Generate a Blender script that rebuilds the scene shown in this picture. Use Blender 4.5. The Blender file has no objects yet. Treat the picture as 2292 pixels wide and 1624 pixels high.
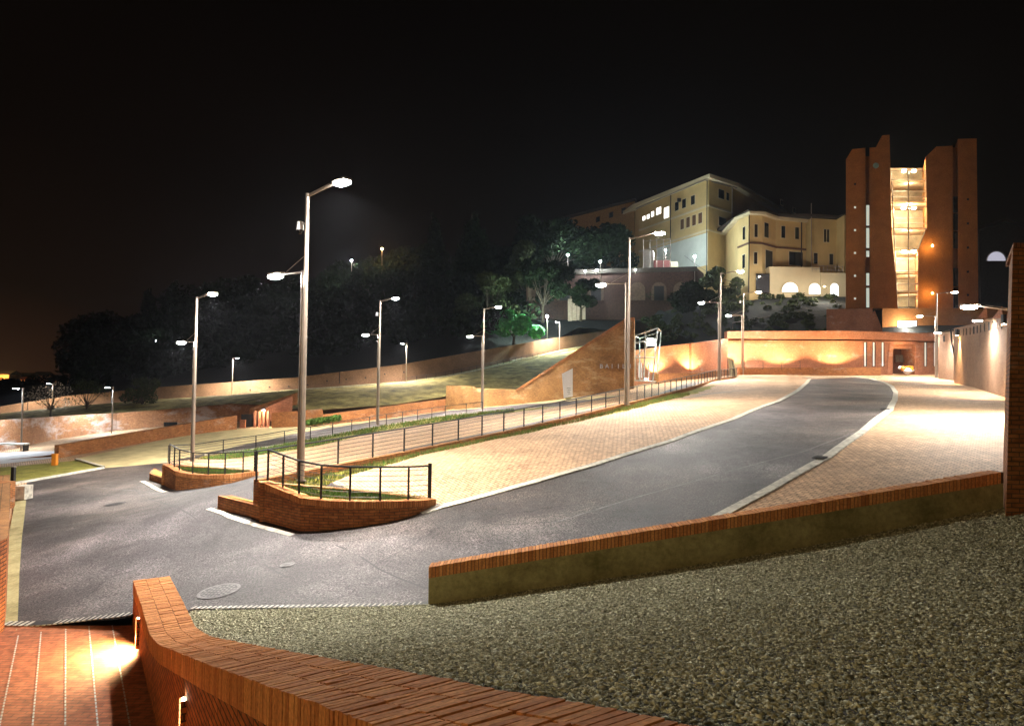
import bpy, bmesh, math, random
import numpy as np
from mathutils import Vector, Matrix
from mathutils.geometry import delaunay_2d_cdt, tessellate_polygon
R = math.radians; PI = math.pi
random.seed(7); rng = np.random.default_rng(11)
scene = bpy.context.scene
COL = scene.collection

# ---------------------------------------------------------------- camera
F = 1528.0                                   # focal length in the survey units used below (2292 wide)
pp, rr = R(1.5), R(0.8)
FW = np.array([0, math.cos(pp), math.sin(pp)]); _u = np.array([0, -math.sin(pp), math.cos(pp)]); _r = np.array([1., 0, 0])
UPV = _u * math.cos(rr) - _r * math.sin(rr); RT = _r * math.cos(rr) + _u * math.sin(rr)
cd = bpy.data.cameras.new('camera'); cam = bpy.data.objects.new('camera', cd); COL.objects.link(cam)
cd.lens = 24.0; cd.sensor_width = 36.0; cd.clip_start = 0.1; cd.clip_end = 4000
cam.matrix_world = Matrix(((RT[0], UPV[0], -FW[0], 0), (RT[1], UPV[1], -FW[1], 0), (RT[2], UPV[2], -FW[2], 0), (0, 0, 0, 1)))
scene.camera = cam

# ---------------------------------------------------------------- night sky and exposure
w = bpy.data.worlds.new('World'); scene.world = w; w.use_nodes = True
nt = w.node_tree; nt.nodes.clear()
tc = nt.nodes.new('ShaderNodeTexCoord'); sx = nt.nodes.new('ShaderNodeSeparateXYZ'); nt.links.new(tc.outputs['Generated'], sx.inputs[0])
# light-polluted night sky: a brown glow over the town low in the west (left), near black overhead
m1 = nt.nodes.new('ShaderNodeMath'); m1.operation = 'MULTIPLY_ADD'; m1.inputs[1].default_value = 0.28; nt.links.new(sx.outputs['X'], m1.inputs[0]); nt.links.new(sx.outputs['Z'], m1.inputs[2])
cr = nt.nodes.new('ShaderNodeValToRGB'); nt.links.new(m1.outputs[0], cr.inputs[0])
e = cr.color_ramp.elements
e[0].color = (0.0170, 0.0080, 0.0036, 1)
e[1].position = 0.62; e[1].color = (0.0014, 0.0007, 0.0003, 1)
k = cr.color_ramp.elements.new(0.14); k.color = (0.0075, 0.0038, 0.0020, 1)
k = cr.color_ramp.elements.new(0.34); k.color = (0.0032, 0.0017, 0.0009, 1)
k = cr.color_ramp.elements.new(0.0); k.color = (0.034, 0.0135, 0.0060, 1); cr.color_ramp.elements[0].color = (0.034, 0.0135, 0.0060, 1)
ad = nt.nodes.new('ShaderNodeMath'); ad.operation = 'ADD'; ad.inputs[1].default_value = 0.2; nt.links.new(m1.outputs[0], ad.inputs[0]); nt.links.new(ad.outputs[0], cr.inputs[0])
bg = nt.nodes.new('ShaderNodeBackground'); bg.inputs[1].default_value = 0.2; nt.links.new(cr.outputs[0], bg.inputs[0])
wo = nt.nodes.new('ShaderNodeOutputWorld'); nt.links.new(bg.outputs[0], wo.inputs[0])
vs = scene.view_settings; vs.view_transform = 'Standard'; vs.look = 'None'; vs.exposure = 2.1; vs.gamma = 1.0; vs.use_curve_mapping = False
cy = scene.cycles
cy.max_bounces = 5; cy.diffuse_bounces = 2; cy.glossy_bounces = 2; cy.transmission_bounces = 4; cy.volume_bounces = 0; cy.transparent_max_bounces = 8
cy.sample_clamp_indirect = 4.0; cy.use_denoising = True; cy.caustics_reflective = False; cy.caustics_refractive = False
LP = 1.0     # overall lamp power

# ---------------------------------------------------------------- survey: points sighted from the camera's station
def ray(U, V):
    d = FW + RT * ((U - 1146) / F) - UPV * ((V - 812) / F); return d / d[1]
def P(U, V, Y): return ray(U, V) * Y
GC = [(430,1365,13.2),(960,1358,12.15),(20,1410,13.2),(250,1385,13.2),(671,1190,18),(392,1098,30),(331,1080,31),(60,1078,34),
(38,1250,19),(52,1120,28),(1100,978,28.2),(1403,912,36.7),(1610,853,57),(1662,840,75),(2096,845,73),(2020,840,80),(2140,857,60),(2255,890,40),
(845,957,49.5),(1079,919,61),(430,1040,37.7),(1600,1165,15.3),(2245,1052,17),(975,1133,18.9),(1820,848,68),(2000,880,45),(1265,893,63),(610,957,58),(130,1025,42),(0,1030,42),
(0,1008,50),(500,962,55),(1500,850,72),(850,1052,21.6),(774,1056,21.7),(700,1080,20.6),(920,1024,23.6),(1000,1003,25.2),(577,1163,19.2)]
class Surf:                                   # smooth ground surface through sighted points
    def __init__(s, pts, lam):
        s.C = np.array(pts, float); C = s.C; n = len(C)
        d = np.linalg.norm(C[:, None, :2] - C[None, :, :2], axis=2)
        K = np.where(d > 0, d * d * np.log(d + 1e-12), 0) + lam * np.eye(n)
        A = np.zeros((n + 3, n + 3)); A[:n, :n] = K; A[:n, n] = 1; A[:n, n+1:] = C[:, :2]; A[n, :n] = 1; A[n+1:, :n] = C[:, :2].T
        s.W = np.linalg.solve(A, np.r_[C[:, 2], 0, 0, 0])
    def __call__(s, x, y):
        x = np.asarray(x, float); y = np.asarray(y, float); C = s.C
        d = np.sqrt((x[..., None] - C[:, 0])**2 + (y[..., None] - C[:, 1])**2)
        k = np.where(d > 0, d * d * np.log(d + 1e-12), 0)
        return k @ s.W[:len(C)] + s.W[-3] + s.W[-2] * x + s.W[-1] * y
G = Surf([P(*c) for c in GC], 8.0)
YS = np.arange(6, 90, .05)
def hit(U, V, S=None):
    r = ray(U, V); z = r[2] * YS; g = (S or G)(r[0] * YS, YS); b = z < g
    if not b.any(): return r * 85
    i = int(np.argmax(b)); return np.array([r[0] * YS[i], YS[i], g[i]])
def hits(L): return [hit(*q) for q in L]
def g1(x, y): return float(G(x, y))

# ---------------------------------------------------------------- object helpers
def tag(o, label=None, cat=None, group=None, kind=None):
    if label: o['label'] = label
    if cat: o['category'] = cat
    if group: o['group'] = group
    if kind: o['kind'] = kind
    return o
def thing(name, label, cat, loc=(0, 0, 0), rz=0, group=None):
    o = bpy.data.objects.new(name, None); COL.objects.link(o); o.location = [float(v) for v in loc]; o.rotation_euler = (0, 0, rz)
    o.empty_display_size = 0.3
    return tag(o, label, cat, group)
class MB:
    def __init__(s): s.v = []; s.f = []; s.uv = []; s.m = []; s.mi = 0
    def face(s, pts, uv=None, mi=None):
        b = len(s.v); s.v += [tuple(float(c) for c in p) for p in pts]; s.f.append(tuple(range(b, b + len(pts)))); s.uv.append(uv); s.m.append(s.mi if mi is None else mi)
    def hexa(s, p, skip=()):                  # p: 4 bottom (ccw) + 4 top
        for k, q in enumerate(((3, 2, 1, 0), (4, 5, 6, 7), (0, 1, 5, 4), (1, 2, 6, 5), (2, 3, 7, 6), (3, 0, 4, 7))):
            if k not in skip: s.face([p[i] for i in q])
    def box(s, c, size, rz=0, base=False):
        x, y, z = size[0] / 2, size[1] / 2, size[2] / 2; cz, sz = math.cos(rz), math.sin(rz)
        z0 = c[2] if base else c[2] - z; z1 = z0 + size[2]
        q = [(-x, -y), (x, -y), (x, y), (-x, y)]
        q = [(c[0] + a * cz - b * sz, c[1] + a * sz + b * cz) for a, b in q]
        s.hexa([(a, b, z0) for a, b in q] + [(a, b, z1) for a, b in q])
    def tube(s, a, b, r0, r1=None, n=8, caps=True):
        a = Vector([float(c) for c in a]); b = Vector([float(c) for c in b]); r1 = r0 if r1 is None else r1
        d = (b - a); L = d.length; d = d / max(L, 1e-9)
        t = Vector((0, 0, 1)) if abs(d.z) < .9 else Vector((1, 0, 0)); e1 = d.cross(t).normalized(); e2 = d.cross(e1)
        ra = [a + (e1 * math.cos(2*PI*i/n) + e2 * math.sin(2*PI*i/n)) * r0 for i in range(n)]
        rb = [b + (e1 * math.cos(2*PI*i/n) + e2 * math.sin(2*PI*i/n)) * r1 for i in range(n)]
        for i in range(n):
            j = (i + 1) % n; s.face([ra[j], ra[i], rb[i], rb[j]])
        if caps: s.face(ra); s.face(rb[::-1])
    def path(s, pts, r, n=6):
        pts = [Vector([float(c) for c in p]) for p in pts]
        for i in range(len(pts) - 1):
            s.tube(pts[i], pts[i+1], r[i] if isinstance(r, (list, tuple)) else r, (r[i+1] if isinstance(r, (list, tuple)) else r), n)
    def prism(s, poly, z0, z1):               # plan polygon between z0 and z1 (numbers or lists)
        n = len(poly); a = z0 if hasattr(z0, '__len__') else [z0] * n; b = z1 if hasattr(z1, '__len__') else [z1] * n
        area = sum(poly[i][0] * poly[(i+1) % n][1] - poly[(i+1) % n][0] * poly[i][1] for i in range(n))
        if area < 0: poly = poly[::-1]; a = a[::-1]; b = b[::-1]
        lo = [(p[0], p[1], a[i]) for i, p in enumerate(poly)]; hi = [(p[0], p[1], b[i]) for i, p in enumerate(poly)]
        tri = tessellate_polygon([[Vector((p[0], p[1], 0)) for p in poly]])
        for t in tri:
            t = list(t)
            ar = (poly[t[1]][0]-poly[t[0]][0])*(poly[t[2]][1]-poly[t[0]][1])-(poly[t[2]][0]-poly[t[0]][0])*(poly[t[1]][1]-poly[t[0]][1])
            if ar < 0: t = t[::-1]
            s.face([hi[k] for k in t]); s.face([lo[k] for k in t[::-1]])
        for i in range(n):
            j = (i + 1) % n; s.face([lo[i], lo[j], hi[j], hi[i]])
    def wall(s, pts, th, cap_mi=None, face_mi=None, u0=0.0):   # pts: (x,y,zbottom,ztop); thickness to the left of travel
        P2 = [Vector((float(p[0]), float(p[1]))) for p in pts]; n = len(P2); off = []
        for i in range(n):
            d = Vector((0, 0))
            if i > 0: d += (P2[i] - P2[i-1]).normalized()
            if i < n - 1: d += (P2[i+1] - P2[i]).normalized()
            d.normalize(); off.append(Vector((-d.y, d.x)) * th)
        u = u0
        for i in range(n - 1):
            L = (P2[i+1] - P2[i]).length
            a, b = pts[i], pts[i+1]; ao = P2[i] + off[i]; bo = P2[i+1] + off[i+1]
            s.face([(a[0], a[1], a[2]), (b[0], b[1], b[2]), (b[0], b[1], b[3]), (a[0], a[1], a[3])], [(u, a[2]), (u+L, b[2]), (u+L, b[3]), (u, a[3])], face_mi)
            s.face([(bo.x, bo.y, b[2]), (ao.x, ao.y, a[2]), (ao.x, ao.y, a[3]), (bo.x, bo.y, b[3])], [(u+L, b[2]), (u, a[2]), (u, a[3]), (u+L, b[3])], face_mi)
            s.face([(a[0], a[1], a[3]), (b[0], b[1], b[3]), (bo.x, bo.y, b[3]), (ao.x, ao.y, a[3])], [(u, 0), (u+L, 0), (u+L, th), (u, th)], cap_mi)
            s.face([(ao.x, ao.y, a[2]), (bo.x, bo.y, b[2]), (b[0], b[1], b[2]), (a[0], a[1], a[2])], None, face_mi)
            if i == 0: s.face([(ao.x, ao.y, a[2]), (a[0], a[1], a[2]), (a[0], a[1], a[3]), (ao.x, ao.y, a[3])], None, face_mi)
            if i == n - 2: s.face([(b[0], b[1], b[2]), (bo.x, bo.y, b[2]), (bo.x, bo.y, b[3]), (b[0], b[1], b[3])], None, face_mi)
            u += L
    def build(s, name, mats, parent=None, loc=None, smooth=False):
        if not isinstance(mats, (list, tuple)): mats = [mats]
        org = Vector((0, 0, 0))
        if parent is not None and loc is None:
            q_ = parent; org = Vector((0, 0, 0)); loc_ = False
            while q_ is not None:
                if q_.get('_local'): loc_ = True
                org += Vector(q_.location); q_ = q_.parent
            if loc_: org = Vector((0, 0, 0))
        if parent is None and loc is not None: org = Vector([float(c) for c in loc])
        me = bpy.data.meshes.new(name)
        V = [(a - org.x, b - org.y, c - org.z) for a, b, c in s.v]
        me.from_pydata(V, [], s.f)
        for m in mats: me.materials.append(m)
        uvl = me.uv_layers.new(name='uv'); data = np.zeros((len(me.loops), 2), np.float32); li = 0
        for fi, f in enumerate(s.f):
            uv = s.uv[fi]
            if uv is None:
                p = [Vector(s.v[i]) for i in f]
                nn = Vector((0, 0, 0))
                for i in range(len(p)):
                    a, b = p[i], p[(i+1) % len(p)]; nn += Vector(((a.y-b.y)*(a.z+b.z), (a.z-b.z)*(a.x+b.x), (a.x-b.x)*(a.y+b.y)))
                if nn.length > 0: nn.normalize()
                if abs(nn.z) > .7: uv = [(q.x, q.y) for q in p]
                else:
                    t = Vector((-nn.y, nn.x, 0)); t = t.normalized() if t.length > 1e-6 else Vector((1, 0, 0)); uv = [(q.dot(t), q.z) for q in p]
            for q in uv: data[li] = q; li += 1
        uvl.data.foreach_set('uv', data.ravel())
        me.polygons.foreach_set('material_index', s.m)
        if smooth: me.polygons.foreach_set('use_smooth', [True] * len(s.f))
        me.update()
        o = bpy.data.objects.new(name, me); COL.objects.link(o)
        if parent is not None: o.parent = parent
        elif loc is not None: o.location = org
        return o
def copy_tree(o, parent=None):
    c = o.copy(); COL.objects.link(c); c.parent = parent
    for ch in o.children: copy_tree(ch, c)
    return c
def raw_mesh(name, V, Fc, mats, mi=None, parent=None, smooth=False):   # numpy mesh, constant face size
    me = bpy.data.meshes.new(name); nF, kk = Fc.shape
    me.vertices.add(len(V)); me.vertices.foreach_set('co', V.astype(np.float32).ravel())
    me.loops.add(nF * kk); me.loops.foreach_set('vertex_index', Fc.astype(np.int32).ravel())
    me.polygons.add(nF); me.polygons.foreach_set('loop_start', np.arange(0, nF * kk, kk, dtype=np.int32))
    me.polygons.foreach_set('loop_total', np.full(nF, kk, np.int32))
    for m in (mats if isinstance(mats, (list, tuple)) else [mats]): me.materials.append(m)
    if mi is not None: me.polygons.foreach_set('material_index', mi.astype(np.int32))
    if smooth: me.polygons.foreach_set('use_smooth', np.ones(nF, bool))
    me.update(calc_edges=True); me.validate()
    o = bpy.data.objects.new(name, me); COL.objects.link(o)
    if parent is not None: o.parent = parent
    return o

# ---------------------------------------------------------------- materials
class N:
    def __init__(s, name):
        s.m = bpy.data.materials.new(name); s.m.use_nodes = True; s.t = s.m.node_tree; s.b = s.t.nodes['Principled BSDF']
    def n(s, t, **kw):
        x = s.t.nodes.new(t)
        for k_, v in kw.items():
            if k_.startswith('_'): setattr(x, k_[1:], v)
            else: x.inputs[k_.replace('__', ' ')].default_value = v
        return x
    def l(s, a, b): s.t.links.new(a, b)
def rgb(c): return (c[0], c[1], c[2], 1)
def coords(M, kind='Object', scale=(1, 1, 1), rot=(0, 0, 0)):
    tc = M.n('ShaderNodeTexCoord'); mp = M.n('ShaderNodeMapping'); mp.inputs['Scale'].default_value = scale; mp.inputs['Rotation'].default_value = rot
    M.l(tc.outputs[kind], mp.inputs[0]); return mp.outputs[0]
def noise(M, vec, sc, det=4, rough=.55):
    x = M.n('ShaderNodeTexNoise'); x.inputs['Scale'].default_value = sc; x.inputs['Detail'].default_value = det; x.inputs['Roughness'].default_value = rough
    M.l(vec, x.inputs['Vector']); return x.outputs['Fac']
def ramp(M, fac, stops):
    x = M.n('ShaderNodeValToRGB'); el = x.color_ramp.elements
    while len(el) < len(stops): el.new(.5)
    for i, (p, c) in enumerate(stops): el[i].position = p; el[i].color = rgb(c) if hasattr(c, '__len__') else (c, c, c, 1)
    M.l(fac, x.inputs[0]); return x.outputs[0]
def mix(M, fac, a, b, mode='MIX'):
    x = M.n('ShaderNodeMix', _data_type='RGBA', _blend_type=mode)
    for s_, v in ((0, fac), (6, a), (7, b)):
        if isinstance(v, (int, float)): x.inputs[s_].default_value = v
        elif isinstance(v, tuple): x.inputs[s_].default_value = rgb(v)
        else: M.l(v, x.inputs[s_])
    return x.outputs[2]
def bump(M, h, dist, strength=1.0):
    x = M.n('ShaderNodeBump'); x.inputs['Strength'].default_value = strength; x.inputs['Distance'].default_value = dist
    M.l(h, x.inputs['Height']); M.l(x.outputs[0], M.b.inputs['Normal'])
def plain(name, c, rough=.6, metal=0., var=.25, sc=3.0, spec=None):
    M = N(name); v = coords(M); f = noise(M, v, sc); d = tuple(x * (1 - var) for x in c); u_ = tuple(min(1, x * (1 + var)) for x in c)
    M.l(ramp(M, f, [(.3, d), (.7, u_)]), M.b.inputs['Base Color']); M.b.inputs['Roughness'].default_value = rough; M.b.inputs['Metallic'].default_value = metal
    if spec is not None: M.b.inputs['Specular IOR Level'].default_value = spec
    return M.m
def emit(name, c, s, base=(.8, .8, .8)):
    M = N(name); M.b.inputs['Base Color'].default_value = rgb(base); M.b.inputs['Emission Color'].default_value = rgb(c); M.b.inputs['Emission Strength'].default_value = s
    return M.m
def brick(name, c1, c2, mortar, bw=.26, rh=.075, ms=.010, off=.5, blotch=.0, bc=(.62, .56, .5), bsc=.9, rough=.85, dirt=.35, rot=0, bd=.008, kind='UV', bt=(.56,.70)):
    M = N(name); v = coords(M, kind, rot=(0, 0, rot)); o = coords(M)
    b = M.n('ShaderNodeTexBrick'); b.offset = off; b.inputs['Scale'].default_value = 1.0; b.inputs['Brick Width'].default_value = bw; b.inputs['Row Height'].default_value = rh
    b.inputs['Mortar Size'].default_value = ms; b.inputs['Mortar Smooth'].default_value = .2; b.inputs['Bias'].default_value = -.1
    b.inputs['Color1'].default_value = rgb(c1); b.inputs['Color2'].default_value = rgb(c2); b.inputs['Mortar'].default_value = rgb(mortar)
    M.l(v, b.inputs['Vector'])
    col = b.outputs['Color']
    f = noise(M, o, .6, 5, .6); col = mix(M, 1.0, col, ramp(M, f, [(.3, 1 - dirt), (.72, 1.0)]), 'MULTIPLY')
    f3 = noise(M, coords(M, 'Object', (1, 1, 2.2)), 6.0, 3, .6); col = mix(M, 1.0, col, ramp(M, f3, [(.3, .62), (.7, 1.25)]), 'MULTIPLY')
    if blotch > 0:
        f2 = noise(M, coords(M, 'Object', (1, 1, 2.5)), bsc, 7, .72); col = mix(M, ramp(M, f2, [(bt[0], 0.0), (bt[1], blotch)]), col, bc)
    M.l(col, M.b.inputs['Base Color']); M.b.inputs['Roughness'].default_value = rough; M.b.inputs['Specular IOR Level'].default_value = .3
    inv = M.n('ShaderNodeMath', _operation='SUBTRACT'); inv.inputs[0].default_value = 1.0; M.l(b.outputs['Fac'], inv.inputs[1])
    ad = M.n('ShaderNodeMath', _operation='MULTIPLY_ADD'); M.l(noise(M, o, 40, 2), ad.inputs[0]); ad.inputs[1].default_value = .35; M.l(inv.outputs[0], ad.inputs[2])
    bump(M, ad.outputs[0], bd)
    return M.m
RED1, RED2 = (.60, .235, .075), (.43, .15, .05)
mat_brick = brick('brick_red', RED1, RED2, (.20, .11, .055), blotch=.35, bsc=.5)
mat_brick_pale = brick('brick_pale', (.56, .22, .115), (.44, .16, .08), (.36, .18, .11), blotch=.55, bsc=.35, bc=(.55, .47, .42))
mat_brick_wash = brick('brick_washed', (.66, .30, .13), (.54, .22, .09), (.30, .2, .13), blotch=.85, bsc=.20, bc=(.66, .58, .54), bt=(.49,.60))
mat_gallery = brick('brick_ochre', (.56, .28, .10), (.44, .21, .07), (.36, .2, .09), blotch=.6, bsc=.35, bc=(.62,.45,.25), dirt=.5, bt=(.54,.66))
mat_side = brick('brick_beige', (.44, .27, .17), (.37, .22, .14), (.30, .19, .12), blotch=.3, bsc=.4, bc=(.5,.42,.3))
mat_soldier = brick('brick_soldier_course', (.50, .20, .08), (.30, .11, .045), (.12, .06, .03), bw=.075, rh=.30, ms=.009, off=0)
mat_coping = brick('brick_coping', (.56, .27, .10), (.36, .15, .055), (.15, .085, .04), bw=.075, rh=.235, ms=.011, off=.5, bd=.006)
mat_brick_orange = brick('brick_orange', (.52, .165, .04), (.38, .11, .03), (.08, .035, .015), bd=.008)
mat_brick_tower = brick('brick_tower', (.58, .225, .055), (.50, .18, .042), (.34, .15, .05), dirt=.3)
mat_retain = brick('retaining_wall_render', (.30, .165, .09), (.27, .148, .08), (.23, .13, .07), bw=1.2, rh=.6, ms=.006, dirt=.35)
mat_paver = brick('paving_block', (.82, .52, .30), (.66, .40, .225), (.26, .15, .085), bw=.21, rh=.11, ms=.014, dirt=.34, blotch=.25, bsc=.3, bc=(.42,.30,.20), bt=(.52,.68), rough=.75, rot=.93, bd=.006)
mat_ramp = brick('ramp_brick', (.42, .135, .06), (.32, .10, .045), (.20, .10, .05), bw=.27, rh=.085, ms=.008, dirt=.3, kind='UV')

mat_conc_white = plain('kerb_stone', (.50, .47, .40), .85, var=.4, sc=5)
mat_metal = plain('galvanised_steel', (.36, .30, .25), .42, .6, .15, 2)
mat_dark = plain('dark_steel', (.035, .035, .038), .45, .6, .2, 5)
mat_cable = plain('steel_cable', (.10, .09, .08), .4, .7, .2, 5)
mat_black = plain('void', (.006, .006, .007), .6)
mat_glassd = plain('dark_window_glass', (.012, .014, .016), .08, var=.1)
mat_sand = plain('sand_path', (.50, .40, .20), .95, var=.22, sc=1.2)
mat_light_path = plain('pale_path', (.68, .62, .60), .9, var=.1)
mat_soil = plain('soil', (.07, .055, .03), .95)
mat_cream = plain('cream_plaster', (.54, .39, .17), .9, var=.14, sc=.25)
mat_cream2 = plain('pale_plaster', (.56, .47, .29), .9, var=.12, sc=.3)
mat_green_wall = plain('greenish_plaster', (.55, .58, .50), .9, var=.1, sc=.3)
mat_roof = plain('roof_tiles', (.035, .024, .018), .9)
mat_white = plain('white_paint', (.78, .78, .82), .5, var=.05)
mat_orange = plain('orange_paint', (.75, .24, .02), .5, var=.1)
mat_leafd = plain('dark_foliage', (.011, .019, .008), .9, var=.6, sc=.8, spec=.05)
mat_leafg = plain('green_foliage', (.065, .30, .080), .75, var=.6, sc=1.3)
mat_leafo = plain('olive_foliage', (.045, .058, .024), .8, var=.5, sc=2, spec=.1)
mat_blossom = plain('blossom', (.55, .50, .42), .8, var=.2)
mat_bark = plain('bark', (.06, .045, .03), .95)
mat_grass = plain('grass_blades', (.075, .16, .02), .8, var=.5, sc=3)
mat_grassb = plain('dry_grass_blades', (.17, .15, .035), .85, var=.4, sc=2)

def ground_mat(name, stops, sc, det, b, bsc, rough=.95):
    M = N(name); o = coords(M); f = noise(M, o, sc, det, .62)
    col = ramp(M, f, stops); f2 = noise(M, o, 11, 4, .7); col = mix(M, 1.0, col, ramp(M, f2, [(.2, .55), (.8, 1.3)]), 'MULTIPLY')
    M.l(col, M.b.inputs['Base Color']); M.b.inputs['Roughness'].default_value = rough; bump(M, noise(M, o, bsc, 5, .7), b); return M.m
mat_lawn = ground_mat('lawn', [(.25, (.14, .11, .02)), (.5, (.27, .25, .04)), (.75, (.40, .33, .07))], 1.5, 6, .06, 14)
mat_bank = ground_mat('bank_grass', [(.3, (.07, .055, .014)), (.5, (.27, .21, .055)), (.7, (.52, .42, .14))], .8, 7, .25, 5)
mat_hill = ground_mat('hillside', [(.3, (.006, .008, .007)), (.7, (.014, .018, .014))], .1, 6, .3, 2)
mat_gravelbed = ground_mat('gravel_bed_soil', [(.3, (.05, .045, .035)), (.7, (.10, .09, .07))], 3, 6, .02, 20)
mat_conc = ground_mat('weathered_concrete', [(.3, (.16, .14, .05)), (.5, (.34, .30, .14)), (.75, (.46, .41, .22))], .9, 7, .01, 9)
def asphalt():
    M = N('asphalt'); o = coords(M)
    f = noise(M, o, .22, 6, .6); col = ramp(M, f, [(.33, (.014, .012, .013)), (.5, (.042, .036, .039)), (.68, (.125, .109, .114))])
    md = noise(M, o, 2.4, 6, .75); col = mix(M, 1.0, col, ramp(M, md, [(.3, .62), (.5, 1.0), (.7, 1.35)]), 'MULTIPLY')
    tn = noise(M, o, .09, 3, .5); col = mix(M, ramp(M, tn, [(.38, 0.0), (.62, .75)]), col, mix(M, 1.0, col, (1.12, .98, .74), 'MULTIPLY'))
    sp = noise(M, o, 26, 4, .85); col = mix(M, 1.0, col, ramp(M, sp, [(.40, .12), (.5, .9), (.60, 3.6)]), 'MULTIPLY')
    # worn streaks along the direction of travel and a few sealed cracks
    st = noise(M, coords(M, 'Object', (.9, .12, 1), (0, 0, -.62)), 1.6, 5, .6); col = mix(M, 1.0, col, ramp(M, st, [(.3, .75), (.7, 1.25)]), 'MULTIPLY')
    vo = M.n('ShaderNodeTexVoronoi', _feature='DISTANCE_TO_EDGE'); vo.inputs['Scale'].default_value = .085
    wv = M.n('ShaderNodeVectorMath', _operation='ADD'); nz = M.n('ShaderNodeTexNoise'); nz.inputs['Scale'].default_value = .35; nz.inputs['Detail'].default_value = 6
    M.l(o, nz.inputs['Vector']); sc_ = M.n('ShaderNodeVectorMath', _operation='SCALE'); sc_.inputs['Scale'].default_value = 4.0; M.l(nz.outputs['Color'], sc_.inputs[0])
    M.l(o, wv.inputs[0]); M.l(sc_.outputs[0], wv.inputs[1]); M.l(wv.outputs[0], vo.inputs['Vector'])
    ck = ramp(M, vo.outputs['Distance'], [(.0, .42), (.0015, .5), (.003, 1.0)]); col = mix(M, 1.0, col, ck, 'MULTIPLY')
    M.l(col, M.b.inputs['Base Color'])
    M.l(ramp(M, md, [(.3, .5), (.7, .75)]), M.b.inputs['Roughness']); M.b.inputs['Specular IOR Level'].default_value = .45
    bump(M, sp, .012); return M.m
mat_asphalt = asphalt()
def gravel_mat():
    M = N('crushed_stone'); g = M.n('ShaderNodeNewGeometry'); o = coords(M)
    f = noise(M, o, 22, 2, .6)
    M.l(ramp(M, f, [(.3, (.08, .078, .045)), (.5, (.30, .29, .18)), (.68, (.85, .83, .60))]), M.b.inputs['Base Color']); M.b.inputs['Roughness'].default_value = .85
    return M.m
mat_gravel = gravel_mat()
def glass_mat():
    M = N('clear_glass'); t = M.t; t.nodes.remove(M.b); out = t.nodes['Material Output']
    tr = M.n('ShaderNodeBsdfTransparent'); tr.inputs[0].default_value = (.86, .92, .92, 1); gl = M.n('ShaderNodeBsdfGlossy'); gl.inputs['Roughness'].default_value = .03
    mx = M.n('ShaderNodeMixShader'); mx.inputs[0].default_value = .10; M.l(tr.outputs[0], mx.inputs[1]); M.l(gl.outputs[0], mx.inputs[2]); M.l(mx.outputs[0], out.inputs[0]); return M.m
mat_glass = glass_mat()
mat_lens = emit('lamp_lens_white', (1, .97, .90), 260)
mat_lens_s = emit('lamp_lens_small', (.85, .95, 1), 90)
mat_lens_c = emit('lamp_lens_cool', (.80, .96, 1), 900)
mat_lens_o = emit('lamp_lens_orange', (1, .45, .12), 900)
mat_warm = emit('warm_fitting', (1, .66, .28), 120)
mat_lit_w = emit('lit_window_white', (1, .97, .9), .8)
mat_lit_o = emit('lit_window_amber', (1, .62, .22), .4)
mat_lit_g = emit('lit_window_pale', (.75, .85, .7), .13)

# ---------------------------------------------------------------- lights
LCOL = {'led': (1.0, .93, .83), 'cool': (.78, .90, 1.0), 'warm': (1.0, .60, .22), 'amber': (1.0, .72, .36), 'green': (.72, 1.0, .85), 'shaft': (1.0, .87, .64)}
def spot(parent, loc, power, size=150, blend=.5, color='led', direction=(0, 0, -1), radius=.12):
    ld = bpy.data.lights.new('lamp_light', 'SPOT'); ld.energy = power * LP; ld.spot_size = R(size); ld.spot_blend = blend; ld.color = LCOL[color]; ld.shadow_soft_size = radius
    o = bpy.data.objects.new('lamp_light', ld); COL.objects.link(o); o.parent = parent; o.location = [float(c) for c in loc]
    o.rotation_euler = Vector(direction).to_track_quat('-Z', 'Y').to_euler(); return o
def point(parent, loc, power, color='led', radius=.15):
    ld = bpy.data.lights.new('lamp_light', 'POINT'); ld.energy = power * LP; ld.color = LCOL[color]; ld.shadow_soft_size = radius
    o = bpy.data.objects.new('lamp_light', ld); COL.objects.link(o); o.parent = parent; o.location = [float(c) for c in loc]; return o

# ================================================================ THE SETTING
# W2 = low concrete and brick wall between road and gravel
W2a, W2b = P(960, 1268, 12.15), P(2246, 1055, 11.9)
def w2pt(t, dz=0): q = W2a + (W2b - W2a) * t; return (q[0], q[1], q[2] + dz)
Ml = [(1000,1133),(1100,1107),(1200,1079),(1330,1041),(1500,988),(1640,939),(1740,899),(1793,868),(1806,857),(1813,848)]
Mr = [(1917,844),(1950,848),(1975,855),(1996,865),(2005,878),(2003,895),(1991,919),(1930,968),(1850,1025),(1720,1098),(1600,1162)]
Bb = [(440,1026),(458,1019),(589,1003),(720,979),(850,954),(1000,930),(1080,921),(1150,915),(1260,908)]
Bt = [(370,1035),(458,1014),(589,986),(720,960),(850,940),(1000,919),(1180,903),(1330,893),(1430,878)]
xy = lambda L: [(p[0], p[1]) for p in hits(L)]
PLa, PLc, PLt = hit(577,1163), hit(671,1190), hit(976,1131)
plA_poly = [(-7.08,19.3,-2.89),(-3.76,23.6,-2.52),(-.44,28.0,-2.12),(2.9,32.4,-1.66),(6.0,36.4,-1.15)]
_p6, _p7 = hit(1607,851), hit(1652,840)
plA_poly += [(9.9,43.6,-.68),(13.4,50.2,-.22),(float(_p6[0]),float(_p6[1]),float(_p6[2])+.15),(22.2,68.0,.72),(float(_p7[0]),float(_p7[1]),float(_p7[2])+.1)]
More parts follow.
